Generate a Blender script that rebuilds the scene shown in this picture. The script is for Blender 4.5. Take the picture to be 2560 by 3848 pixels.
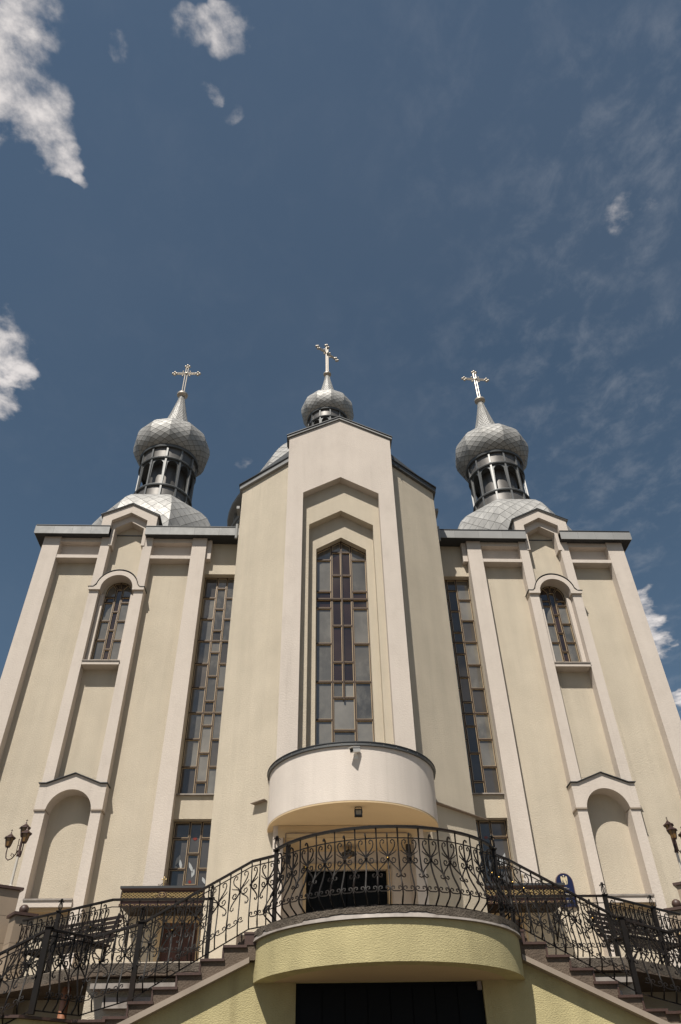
import bpy, bmesh, math, random
from mathutils import Vector, Matrix
random.seed(7)
S = bpy.context.scene
for o in list(bpy.data.objects): bpy.data.objects.remove(o)
COL = S.collection
R = math.radians
PI = math.pi

# ------------------------------------------------------------------ camera
# heights are measured from the photographer's eye (z = 0); the ground lies 1.6 m below
GZ = -1.6
PITCH, YAW, ROLL, CX, F = 0.70880, 0.05198, -0.02130, -0.9356, 2775.47
fw = Vector((math.sin(YAW)*math.cos(PITCH), math.cos(YAW)*math.cos(PITCH), math.sin(PITCH)))
rt = Vector((math.cos(YAW), -math.sin(YAW), 0)); up = rt.cross(fw)
rt, up = rt*math.cos(ROLL)+up*math.sin(ROLL), -rt*math.sin(ROLL)+up*math.cos(ROLL)
cd = bpy.data.cameras.new('camera'); cam = bpy.data.objects.new('camera', cd); COL.objects.link(cam)
M = Matrix.Identity(4)
for i in range(3): M[i][0], M[i][1], M[i][2] = rt[i], up[i], -fw[i]
M[0][3] = CX
cam.matrix_world = M
cd.sensor_fit = 'VERTICAL'; cd.sensor_height = 36; cd.lens = 36*F/3848
cd.clip_end = 5000; cd.clip_start = 0.1
S.camera = cam
S.render.resolution_x, S.render.resolution_y = 681, 1024
def pixdir(px, py):
    return (fw+rt*((px-1280)/F)+up*((1924-py)/F)).normalized()

# ------------------------------------------------------------------ light
SUN = Vector((-0.43, -1.0, 1.6)).normalized()         # towards the sun
w = bpy.data.worlds.new('World'); S.world = w; w.use_nodes = True
nt = w.node_tree; N = nt.nodes; L = nt.links; N.clear()
def nd(t, **k):
    n = N.new(t)
    for a, v in k.items(): setattr(n, a, v)
    return n
def mth(op, a, b=None, c=None, clamp=False):
    n = N.new('ShaderNodeMath'); n.operation = op; n.use_clamp = clamp
    for i, v in enumerate((a, b, c)):
        if v is None: continue
        if isinstance(v, (int, float)): n.inputs[i].default_value = v
        else: L.new(v, n.inputs[i])
    return n.outputs[0]
def vmth(op, a, b=None):
    n = N.new('ShaderNodeVectorMath'); n.operation = op
    for i, v in enumerate((a, b)):
        if v is None: continue
        if isinstance(v, (tuple, Vector)): n.inputs[i].default_value = tuple(v)
        else: L.new(v, n.inputs[i])
    return n
def smooth(x, lo, hi):
    n = N.new('ShaderNodeMapRange'); n.interpolation_type = 'SMOOTHSTEP'
    L.new(x, n.inputs[0]); n.inputs[1].default_value = lo; n.inputs[2].default_value = hi
    return n.outputs[0]
SKY_STRENGTH = 0.0535
tc = nd('ShaderNodeTexCoord')
sky = nd('ShaderNodeTexSky', sky_type='NISHITA', sun_disc=False)
sky.sun_elevation = math.asin(SUN.z); sky.sun_rotation = math.atan2(SUN.x, SUN.y)
sky.air_density = 1.0; sky.dust_density = 0.6; sky.ozone_density = 1.6; sky.altitude = 300
hs = nd('ShaderNodeHueSaturation'); hs.inputs['Saturation'].default_value = 0.94; hs.inputs['Hue'].default_value = 0.487; hs.inputs['Value'].default_value = 1.0
L.new(sky.outputs[0], hs.inputs['Color'])
# clouds: a layer high above, looked up by direction
dirn = tc.outputs['Generated']
sep = nd('ShaderNodeSeparateXYZ'); L.new(dirn, sep.inputs[0])
zc = mth('MAXIMUM', sep.outputs[2], 0.06)
px = mth('DIVIDE', sep.outputs[0], zc); py = mth('DIVIDE', sep.outputs[1], zc)
cmb = nd('ShaderNodeCombineXYZ'); L.new(px, cmb.inputs[0]); L.new(py, cmb.inputs[1])
def fbm(vec, scale, detail, rough, dist=0.0, off=(0, 0, 0)):
    m = nd('ShaderNodeMapping'); L.new(vec, m.inputs[0]); m.inputs['Location'].default_value = off
    n = nd('ShaderNodeTexNoise'); L.new(m.outputs[0], n.inputs['Vector'])
    n.inputs['Scale'].default_value = scale; n.inputs['Detail'].default_value = detail
    n.inputs['Roughness'].default_value = rough; n.inputs['Distortion'].default_value = dist
    return n.outputs[0]
base = fbm(cmb.outputs[0], 12.0, 9, 0.59, 0.12, (3.1, 1.7, 0))
base2 = fbm(cmb.outputs[0], 2.2, 6, 0.6, 0.2, (8.4, 2.9, 0))
# single cumulus puffs seen in the photograph (direction, angular radius, strength)
wob = nd('ShaderNodeTexNoise'); L.new(cmb.outputs[0], wob.inputs['Vector']); wob.inputs['Scale'].default_value = 11; wob.inputs['Detail'].default_value = 5
wv = vmth('SUBTRACT', wob.outputs['Color'], (0.5, 0.5, 0.5))
ws = nd('ShaderNodeVectorMath', operation='SCALE'); L.new(wv.outputs[0], ws.inputs[0]); ws.inputs['Scale'].default_value = 0.085
wd = vmth('ADD', dirn, ws.outputs[0]); wn = vmth('NORMALIZE', wd.outputs[0])
PUFFS = [(-90, 10, 4.6, .58), (80, 60, 2.3, .48), (150, 110, 1.5, .38), (60, 180, 1.6, .30), (-90, 290, 3.6, .58), (30, 330, 2.6, .52), (130, 430, 2.2, .48), (190, 510, 1.7, .42), (245, 600, 1.4, .40),
         (285, 660, .9, .36), (865, 150, 1.5, .31), (800, 120, 1.2, .25), (850, 60, 1.0, .27), (720, 135, 1.3, .24), (890, 190, 1.0, .34), (811, 372, .5, .25), (868, 455, .7, .19), (430, 180, .8, .19),
         (-30, 1310, 2.6, .56), (30, 1370, 1.7, .50), (90, 1395, 1.1, .38), (0, 1240, 1.4, .4), (10, 1530, 1.7, .45), (50, 1545, .9, .36), (2380, 800, 1.6, .25), (2440, 790, 1.3, .20),
         (2420, 2310, 1.4, .45), (2460, 2380, 1.2, .42), (2490, 2450, .9, .34), (2590, 2640, 1.5, .5), (920, 1760, .9, .14)]
acc = None
for (bx_, by_, rad, st) in PUFFS:
    dp = vmth('DOT_PRODUCT', wn.outputs[0], pixdir(bx_, by_)).outputs['Value']
    a = mth('MULTIPLY', smooth(dp, math.cos(R(rad*1.22)), math.cos(R(rad*0.05))), st)
    acc = a if acc is None else mth('MAXIMUM', acc, a)
# cumulus field over the rest of the sky, seen only mirrored in the panes
behind = smooth(sep.outputs[1], 0.05, -0.45)
field = mth('MULTIPLY', mth('MULTIPLY', smooth(base2, 0.47, 0.64), behind), 0.5)
blob = mth('MAXIMUM', acc, field)
dens = mth('ADD', mth('MULTIPLY', mth('MULTIPLY', mth('SUBTRACT', base, 0.5), 1.9), smooth(blob, 0.02, 0.22)), blob)
cum = smooth(dens, 0.09, 0.66)
# thin cirrus flakes, denser towards the right of the view
def fbm_str(vec, scale, detail, rough, stretch, rot, off):
    m = nd('ShaderNodeMapping'); L.new(vec, m.inputs[0]); m.inputs['Location'].default_value = off
    m.inputs['Rotation'].default_value = (0, 0, rot); m.inputs['Scale'].default_value = stretch
    n = nd('ShaderNodeTexNoise'); L.new(m.outputs[0], n.inputs['Vector'])
    n.inputs['Scale'].default_value = scale; n.inputs['Detail'].default_value = detail; n.inputs['Roughness'].default_value = rough; n.inputs['Distortion'].default_value = .25
    return n.outputs[0]
cir = fbm_str(cmb.outputs[0], 15.0, 9, 0.64, (1, .85, 1), .9, (1.3, 5.2, 0))
cirm = fbm_str(cmb.outputs[0], 2.6, 4, 0.55, (1, .8, 1), .9, (0.4, 7.7, 0))
side = smooth(sep.outputs[0], -0.02, 0.42)
veil = fbm(cmb.outputs[0], 1.3, 3, 0.5, 0, (6.4, .7, 0))
cirrus = mth('ADD', mth('MULTIPLY', mth('MULTIPLY', smooth(cir, 0.42, 0.80), smooth(cirm, 0.34, 0.58)), mth('MULTIPLY_ADD', side, 0.145, 0.014)),
             mth('MULTIPLY', smooth(veil, .4, .7), 0.018))
mx1 = nd('ShaderNodeMix', data_type='RGBA'); L.new(cirrus, mx1.inputs[0]); L.new(hs.outputs[0], mx1.inputs[6])
CL = 0.61/SKY_STRENGTH
mx1.inputs[7].default_value = (CL*.80, CL*.80, CL*.82, 1)
shade = nd('ShaderNodeMix', data_type='RGBA'); L.new(smooth(dens, 0.3, 0.75), shade.inputs[0])
shade.inputs[6].default_value = (CL*.78, CL*.74, CL*.73, 1); shade.inputs[7].default_value = (CL*1.05, CL*.99, CL*.96, 1)
mx2 = nd('ShaderNodeMix', data_type='RGBA'); L.new(mth('MULTIPLY', cum, 0.96), mx2.inputs[0]); L.new(mx1.outputs[2], mx2.inputs[6]); L.new(shade.outputs[2], mx2.inputs[7])
bg = nd('ShaderNodeBackground'); L.new(mx2.outputs[2], bg.inputs[0]); bg.inputs[1].default_value = SKY_STRENGTH
wo = nd('ShaderNodeOutputWorld'); L.new(bg.outputs[0], wo.inputs[0])

sd = bpy.data.lights.new('sun', 'SUN'); sd.energy = 4.9; sd.angle = R(0.53); sd.color = (1.0, 0.945, 0.86)
so = bpy.data.objects.new('sun', sd); COL.objects.link(so)
so.rotation_euler = SUN.to_track_quat('Z', 'Y').to_euler(); so.location = (-15, -30, 50)
S.view_settings.view_transform = 'Standard'; S.view_settings.look = 'None'
S.view_settings.exposure = 0.35; S.view_settings.gamma = 1.0; S.view_settings.use_curve_mapping = False

# ------------------------------------------------------------------ materials
MATS = {}
def mat(name, col, rough=0.8, metal=0.0, var=0.06, vscale=1.2, bump=0.0, bscale=30.0, stretch=(1, 1, 1), dirt_or_reflection=0.0, dirt_or_reflection_col=None,
        spec=0.5, rnd=0.0, streak=0.0, rvar=0.0, coat=0.0, ior=1.5, stain=0.0):
    col = tuple(c*.80 for c in col); dirt_or_reflection_col = tuple(c*.80 for c in dirt_or_reflection_col) if dirt_or_reflection_col else None
    m = bpy.data.materials.new(name); m.use_nodes = True; t = m.node_tree; n = t.nodes; l = t.links
    b = n['Principled BSDF']
    b.inputs['Roughness'].default_value = rough; b.inputs['Metallic'].default_value = metal
    b.inputs['Specular IOR Level'].default_value = spec; b.inputs['IOR'].default_value = ior
    if coat: b.inputs['Coat Weight'].default_value = coat; b.inputs['Coat Roughness'].default_value = 0.03
    co = n.new('ShaderNodeTexCoord'); geo = n.new('ShaderNodeNewGeometry')
    pos = geo.outputs['Position']
    def noise(sc, det=4, st=(1, 1, 1), ro=0.55):
        mp = n.new('ShaderNodeMapping'); mp.inputs['Scale'].default_value = st; l.new(pos, mp.inputs[0])
        x = n.new('ShaderNodeTexNoise'); l.new(mp.outputs[0], x.inputs['Vector']); x.inputs['Scale'].default_value = sc
        x.inputs['Detail'].default_value = det; x.inputs['Roughness'].default_value = ro
        return x.outputs[0]
    def rng(x, a, bb, c, d):
        r_ = n.new('ShaderNodeMapRange'); l.new(x, r_.inputs[0])
        for i, v in enumerate((a, bb, c, d)): r_.inputs[i+1].default_value = v
        return r_.outputs[0]
    def mul(a, v):
        q = n.new('ShaderNodeMath'); q.operation = 'MULTIPLY'; l.new(a, q.inputs[0])
        if isinstance(v, float): q.inputs[1].default_value = v
        else: l.new(v, q.inputs[1])
        return q.outputs[0]
    val = rng(noise(vscale, 6), 0.3, 0.7, 1-var, 1+var)
    if streak:
        val = mul(val, rng(noise(3.0, 4, (1, 1, 0.07)), 0.35, 0.75, 1+streak*.4, 1-streak))
    if rnd:
        oi = n.new('ShaderNodeObjectInfo'); val = mul(val, rng(oi.outputs['Random'], 0, 1, 1-rnd, 1+rnd))
    mixc = n.new('ShaderNodeMix'); mixc.data_type = 'RGBA'; mixc.blend_type = 'MULTIPLY'; mixc.inputs[0].default_value = 1
    mixc.inputs[6].default_value = (*col, 1)
    cc = n.new('ShaderNodeCombineColor')
    for i in range(3): l.new(val, cc.inputs[i])
    l.new(cc.outputs[0], mixc.inputs[7]); outc = mixc.outputs[2]
    if stain:                                           # thin runs left by rain: narrow across, long downwards, in patches
        a1_ = rng(noise(9.0, 3, (1, 1, 0.035), .5), .56, .70, 0, 1); a2_ = rng(noise(.55, 4, (1, 1, .6), .6), .48, .66, 0, 1)
        sm = n.new('ShaderNodeMix'); sm.data_type = 'RGBA'; l.new(mul(mul(a1_, a2_), float(stain)), sm.inputs[0]); l.new(outc, sm.inputs[6])
        sm.inputs[7].default_value = (col[0]*.42, col[1]*.40, col[2]*.38, 1); outc = sm.outputs[2]
        # patches of newer coating
        sm = n.new('ShaderNodeMix'); sm.data_type = 'RGBA'; l.new(mul(rng(noise(.9, 2, (1, 1, .8), .3), .60, .62, 0, 1), float(stain)*.35), sm.inputs[0]); l.new(outc, sm.inputs[6])
        sm.inputs[7].default_value = (min(1, col[0]*1.25), min(1, col[1]*1.25), min(1, col[2]*1.3), 1); outc = sm.outputs[2]
    if dirt_or_reflection:
        dm = n.new('ShaderNodeMix'); dm.data_type = 'RGBA'
        l.new(mul(rng(noise(2.3, 8, (1, 1, .6), .68), 0.5, 0.72, 0, 1), float(dirt_or_reflection)), dm.inputs[0])
        l.new(outc, dm.inputs[6]); dm.inputs[7].default_value = (*(dirt_or_reflection_col or (col[0]*.45, col[1]*.42, col[2]*.4)), 1); outc = dm.outputs[2]
    l.new(outc, b.inputs['Base Color'])
    if rvar:
        l.new(rng(noise(5.0, 5), 0.3, 0.7, rough-rvar, rough+rvar), b.inputs['Roughness'])
    if bump:
        bp = n.new('ShaderNodeBump'); bp.inputs['Strength'].default_value = bump; bp.inputs['Distance'].default_value = 0.035
        l.new(noise(bscale, 5, stretch, .6), bp.inputs['Height']); l.new(bp.outputs[0], b.inputs['Normal'])
    MATS[name] = m
    return m
mat('stucco_yellow', (0.64, 0.56, 0.44), 0.92, var=.06, vscale=.9, bump=.7, bscale=30, stretch=(1, 1, 3.2), streak=.07, spec=.2, stain=.16)
mat('stucco_pale', (0.64, 0.565, 0.495), 0.9, var=.04, vscale=.8, bump=.28, bscale=22, dirt_or_reflection=.14, streak=.05, spec=.2, stain=.14)
mat('stucco_white', (0.72, 0.645, 0.575), 0.9, var=.04, vscale=.9, bump=.3, bscale=26, stretch=(1, 1, 3.0), spec=.2, streak=.08, stain=.14)
mat('stucco_green', (0.55, 0.475, 0.255), 0.92, var=.10, vscale=1.8, bump=.5, bscale=40, stretch=(1, 1, 2.8), spec=.2, streak=.14, stain=.3)
mat('soffit', (0.62, 0.47, 0.29), 0.9, var=.04, spec=.2, bump=.15, bscale=20)
mat('zinc', (0.39, 0.382, 0.365), 0.62, .3, var=.10, vscale=2.2, rnd=.12, rvar=.08, dirt_or_reflection=.25)
mat('zinc_under', (0.10, 0.095, 0.085), 0.7, .2)
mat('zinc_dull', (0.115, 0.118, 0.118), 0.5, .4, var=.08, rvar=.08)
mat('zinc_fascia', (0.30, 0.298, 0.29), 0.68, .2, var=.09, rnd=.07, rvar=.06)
mat('drum_core', (0.15, 0.14, 0.13), 0.45, .45, var=.06, rvar=.06)
mat('drum_post', (0.21, 0.21, 0.205), 0.45, .45, var=.06)
mat('dark_metal', (0.05, 0.052, 0.055), 0.5, .3)
mat('iron', (0.012, 0.010, 0.009), 0.55, .0, var=.25, vscale=9, dirt_or_reflection=.5, dirt_or_reflection_col=(.035, .020, .013), spec=.15)
mat('iron_gold', (0.42, 0.25, 0.05), 0.38, .7)
mat('gold', (0.46, 0.335, 0.15), 0.45, .4, var=.2, vscale=8)
mat('cross_metal', (0.62, 0.555, 0.47), 0.45, .6)
mat('bronze_frame', (0.060, 0.034, 0.018), 0.45, .3)
mat('bronze_bead', (0.66, 0.50, 0.31), 0.42, .2)
mat('pane', (0.135, 0.125, 0.108), 0.06, 0, var=.35, vscale=.9, rnd=.48, spec=.5, dirt_or_reflection=.55, dirt_or_reflection_col=(.27, .25, .21), ior=1.9)  # pale blotches: dust plus cloud reflections put into the glass colour
mat('pane_dark', (0.075, 0.067, 0.060), 0.05, 0, var=.3, vscale=1.0, rnd=.3, spec=.5, ior=1.7)
mat('pane_brown', (0.032, 0.018, 0.014), 0.05, 0, var=.25, vscale=1.2, rnd=.3, spec=.5, ior=1.8)
mat('glass_white', (0.42, 0.43, 0.43), 0.25)
mat('glass_red', (0.20, 0.035, 0.02), 0.25)
mat('granite', (0.070, 0.036, 0.026), 0.5, var=.25, vscale=40, dirt_or_reflection=.2)
mat('concrete', (0.145, 0.110, 0.083), 0.9, var=.2, vscale=3, bump=.5, bscale=40, dirt_or_reflection=.65, dirt_or_reflection_col=(.065, .047, .034), spec=.2)
mat('plaster_broken', (0.15, 0.125, 0.10), 0.95, var=.3, vscale=9, bump=1.0, bscale=45, dirt_or_reflection=.6, spec=.1)
mat('flashing', (0.33, 0.29, 0.255), 0.65, .1, var=.2, vscale=6, dirt_or_reflection=.8, dirt_or_reflection_col=(.13, .10, .08))
mat('stringer_trim', (0.34, 0.275, 0.215), 0.7, var=.1, dirt_or_reflection=.4)
mat('floor_tile', (0.60, 0.52, 0.41), 0.6, var=.08, vscale=3)
mat('pillar_tile', (0.34, 0.26, 0.185), 0.55, var=.07, rnd=.06, dirt_or_reflection=.15)
mat('pillar_core', (0.16, 0.12, 0.09), 0.9)
mat('door_wood', (0.085, 0.030, 0.018), 0.5, var=.2, vscale=5, stretch=(8, 8, .6))
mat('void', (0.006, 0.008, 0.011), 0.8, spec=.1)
mat('gate_metal', (0.004, 0.006, 0.009), 0.7, .0, spec=.15)
mat('bench_wood', (0.018, 0.011, 0.008), 0.55, var=.3, vscale=7, spec=.2)
mat('sign_blue', (0.006, 0.010, 0.050), 0.3, var=.05)
mat('sign_edge', (0.18, 0.12, 0.10), 0.4)
mat('sign_ink', (0.62, 0.52, 0.34), 0.5)
mat('camera_white', (0.75, 0.73, 0.69), 0.4)
mat('black_plastic', (0.012, 0.012, 0.012), 0.4)
mat('lamp_pole', (0.62, 0.57, 0.50), 0.45, .1)
mat('lamp_copper', (0.050, 0.022, 0.016), 0.5, .3)
mat('lamp_glass', (0.20, 0.11, 0.035), 0.2, var=.2, vscale=12, spec=.7)
mat('drainpipe', (0.36, 0.15, 0.075), 0.5)
mat('flood_glass', (0.30, 0.25, 0.17), 0.2)
mat('paving', (0.095, 0.076, 0.055), 0.85, var=.1, vscale=2, dirt_or_reflection=.2)
mat('board', (0.22, 0.17, 0.13), 0.8, var=.3, vscale=14, dirt_or_reflection=.3)

# ------------------------------------------------------------------ mesh helpers
class MB:
    def __init__(s): s.v = []; s.f = []
    def add(s, vs, fs):
        k = len(s.v); s.v += [tuple(p) for p in vs]; s.f += [tuple(i+k for i in f) for f in fs]; return s
    def box(s, x0, x1, y0, y1, z0, z1):
        if x0 > x1: x0, x1 = x1, x0
        if y0 > y1: y0, y1 = y1, y0
        if z0 > z1: z0, z1 = z1, z0
        return s.add([(x0,y0,z0),(x1,y0,z0),(x1,y1,z0),(x0,y1,z0),(x0,y0,z1),(x1,y0,z1),(x1,y1,z1),(x0,y1,z1)],
                     [(0,3,2,1),(4,5,6,7),(0,1,5,4),(1,2,6,5),(2,3,7,6),(3,0,4,7)])
    def prism(s, poly, y0, y1):                       # polygon in x,z pushed along y
        n = len(poly)
        return s.add([(x,y0,z) for x,z in poly]+[(x,y1,z) for x,z in poly],
                     [tuple(range(n)), tuple(range(2*n-1,n-1,-1))]+[(i,(i+n),(i+1)%n+n,(i+1)%n) for i in range(n)])
    def prism_xy(s, poly, z0, z1):
        n = len(poly)
        return s.add([(x,y,z0) for x,y in poly]+[(x,y,z1) for x,y in poly],
                     [tuple(range(n)), tuple(range(2*n-1,n-1,-1))]+[(i,(i+n),(i+1)%n+n,(i+1)%n) for i in range(n)])
    def loft(s, a, b, closed=True, caps=False):
        n = len(a); m = n if closed else n-1
        fs = [(i,(i+1)%n,(i+1)%n+n,i+n) for i in range(m)]
        if caps: fs += [tuple(range(n)), tuple(range(2*n-1,n-1,-1))]
        return s.add(list(a)+list(b), fs)
    def ring(s, outer, inner, y0, y1):                # frame between two like polygons in x,z
        n = len(outer)
        vs = [(x,y0,z) for x,z in outer]+[(x,y0,z) for x,z in inner]+[(x,y1,z) for x,z in outer]+[(x,y1,z) for x,z in inner]
        fs = []
        for i in range(n):
            j = (i+1)%n
            fs += [(i,j,n+j,n+i),(2*n+i,3*n+i,3*n+j,2*n+j),(i,2*n+i,2*n+j,j),(n+i,n+j,3*n+j,3*n+i)]
        return s.add(vs, fs)
    def tube(s, pts, r, n=4, closed=False, r2=None, twist=0.0, rot=PI/4):
        P = [Vector(p) for p in pts]; m = len(P); rings = []
        t0 = (P[1]-P[0]).normalized()
        a = Vector((0,0,1)) if abs(t0.z) < .9 else Vector((0,1,0))
        u = t0.cross(a).normalized()
        for i in range(m):
            if closed: t = (P[(i+1)%m]-P[i-1])
            else: t = P[min(i+1,m-1)]-P[max(i-1,0)]
            if t.length < 1e-9: t = t0.copy()
            t.normalize(); u = (u-t*u.dot(t))
            if u.length < 1e-6: u = t.orthogonal()
            u.normalize(); v = t.cross(u)
            rr = r if r2 is None else r+(r2-r)*i/(m-1)
            rings.append([P[i]+(u*math.cos(rot+twist*i+2*PI*k/n)+v*math.sin(rot+twist*i+2*PI*k/n))*rr for k in range(n)])
        vs = [p for g in rings for p in g]; fs = []
        for i in range(m if closed else m-1):
            for k in range(n):
                A, B = i*n, ((i+1)%m)*n
                fs.append((A+k, A+(k+1)%n, B+(k+1)%n, B+k))
        if not closed: fs += [tuple(range(n-1,-1,-1)), tuple(range((m-1)*n, m*n))]
        return s.add(vs, fs)
    def lathe(s, prof, n=24, c=(0,0,0), ph=0.0, a0=0.0, a1=2*PI):
        full = abs(a1-a0-2*PI) < 1e-6; m = n if full else n+1
        vs = []; fs = []
        for (r, z) in prof:
            for k in range(m):
                a = ph+a0+(a1-a0)*k/n
                vs.append((c[0]+r*math.cos(a), c[1]+r*math.sin(a), c[2]+z))
        for i in range(len(prof)-1):
            for k in range(n):
                j = (k+1)%m
                fs.append((i*m+k, i*m+j, (i+1)*m+j, (i+1)*m+k))
        if full:
            if prof[0][0] > 1e-4: fs.append(tuple(range(m-1,-1,-1)))
            if prof[-1][0] > 1e-4: fs.append(tuple(range((len(prof)-1)*m, len(prof)*m)))
        return s.add(vs, fs)
    def ball(s, c, r, n=10, sz=1.0):
        k = max(4, n//2)
        return s.lathe([(max(1e-5, r*math.sin(PI*i/k)), -r*sz*math.cos(PI*i/k)) for i in range(k+1)], n, c)
    def build(s, name, m, parent=None, smooth=None, recalc=True):
        me = bpy.data.meshes.new(name); me.from_pydata(s.v, [], s.f)
        if recalc:
            b = bmesh.new(); b.from_mesh(me); bmesh.ops.remove_doubles(b, verts=b.verts, dist=1e-5)
            bmesh.ops.recalc_face_normals(b, faces=b.faces); b.to_mesh(me); b.free()
        me.materials.append(MATS[m])
        if smooth:
            me.polygons.foreach_set('use_smooth', [True]*len(me.polygons)); me.set_sharp_from_angle(angle=R(smooth))
        me.update()
        o = bpy.data.objects.new(name, me); COL.objects.link(o)
        if parent is not None:
            o.parent = parent; o.matrix_parent_inverse = PINV.get(parent.name) or Matrix.Identity(4)
        return o
PINV = {}
def thing(name, label, cat, loc=(0,0,0), group=None):
    o = bpy.data.objects.new(name, None); COL.objects.link(o); o.location = loc; o.empty_display_size = .2
    o['label'] = label; o['category'] = cat
    if group: o['group'] = group
    PINV[o.name] = Matrix.Translation(Vector(loc)).inverted()
    return o
def tag(o, label, cat, group=None):
    o['label'] = label; o['category'] = cat
    if group: o['group'] = group
    return o
def arc(cx, cz, r, a0, a1, n):
    return [(cx+r*math.cos(R(a0+(a1-a0)*i/n)), cz+r*math.sin(R(a0+(a1-a0)*i/n))) for i in range(n+1)]
def inset(poly, d):                                   # convex polygon, ccw in (x,z)
    n = len(poly); A = sum(poly[i][0]*poly[(i+1)%n][1]-poly[(i+1)%n][0]*poly[i][1] for i in range(n))
    sg = 1 if A > 0 else -1; out = []
    for i in range(n):
        p0, p1, p2 = Vector(poly[i-1]), Vector(poly[i]), Vector(poly[(i+1)%n])
        e1 = (p1-p0).normalized(); e2 = (p2-p1).normalized()
        n1 = Vector((-e1.y, e1.x))*sg; n2 = Vector((-e2.y, e2.x))*sg
        k = 1+n1.dot(n2); q = p1+(n1+n2)*(d/max(k, .25)); out.append((q.x, q.y))
    return out
def rect(x0, x1, z0, z1): return [(x0,z0),(x1,z0),(x1,z1),(x0,z1)]

# ------------------------------------------------------------------ ground
g = MB().add([(-600,-600,GZ),(600,-600,GZ),(600,600,GZ),(-600,600,GZ)], [(0,1,2,3)]).build('ground', 'paving', recalc=False)
g['kind'] = 'structure'

# ------------------------------------------------------------------ church
CH = thing('church', 'tall cream church with pale pilasters, silver onion domes and crosses', 'church', (0, 20, GZ))
WP, WW = 20.40, 20.74          # pilaster face, wing wall face
AX = 7.32                      # axis of the arched bay
TZ = 2.21                      # terrace level

def window(cells, yw, depth, name, brown=(), darks=(), smallpane='pane', bar=.019, bead=.0105):
    """cells: convex polygons in x,z; each is a pane inside its own bars"""
    fr = MB(); bd = MB(); panes = []
    for i, c in enumerate(cells):
        a = inset(c, bar); b = inset(a, bead)
        fr.ring(c, a, yw-.035, yw+.03); bd.ring(inset(a, .001), b, yw-.022, yw+.03)
        panes.append((b, 'pane_brown' if i in brown else ('pane_dark' if i in darks else smallpane)))
    root = fr.build(name, 'bronze_frame', CH)
    bd.build('glazing_bead', 'bronze_bead', root)
    for (b, m) in panes:
        b2 = inset(b, -.004); n = len(b2)
        # a pane never sits perfectly true: tilt it by a hair so each mirrors its own bit of sky
        tx, tz = random.uniform(-.004, .004), random.uniform(-.004, .004)
        mx, mz = sum(p[0] for p in b2)/n, sum(p[1] for p in b2)/n
        f = lambda p, dy: (p[0], yw+.014+dy+(p[0]-mx)*tx+(p[1]-mz)*tz, p[1])
        MB().add([f(p, 0) for p in b2]+[f(p, .008) for p in b2],
                 [tuple(range(n)), tuple(range(2*n-1,n-1,-1))]+[(i,i+n,(i+1)%n+n,(i+1)%n) for i in range(n)]).build('pane', m, root)
    return root

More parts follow.
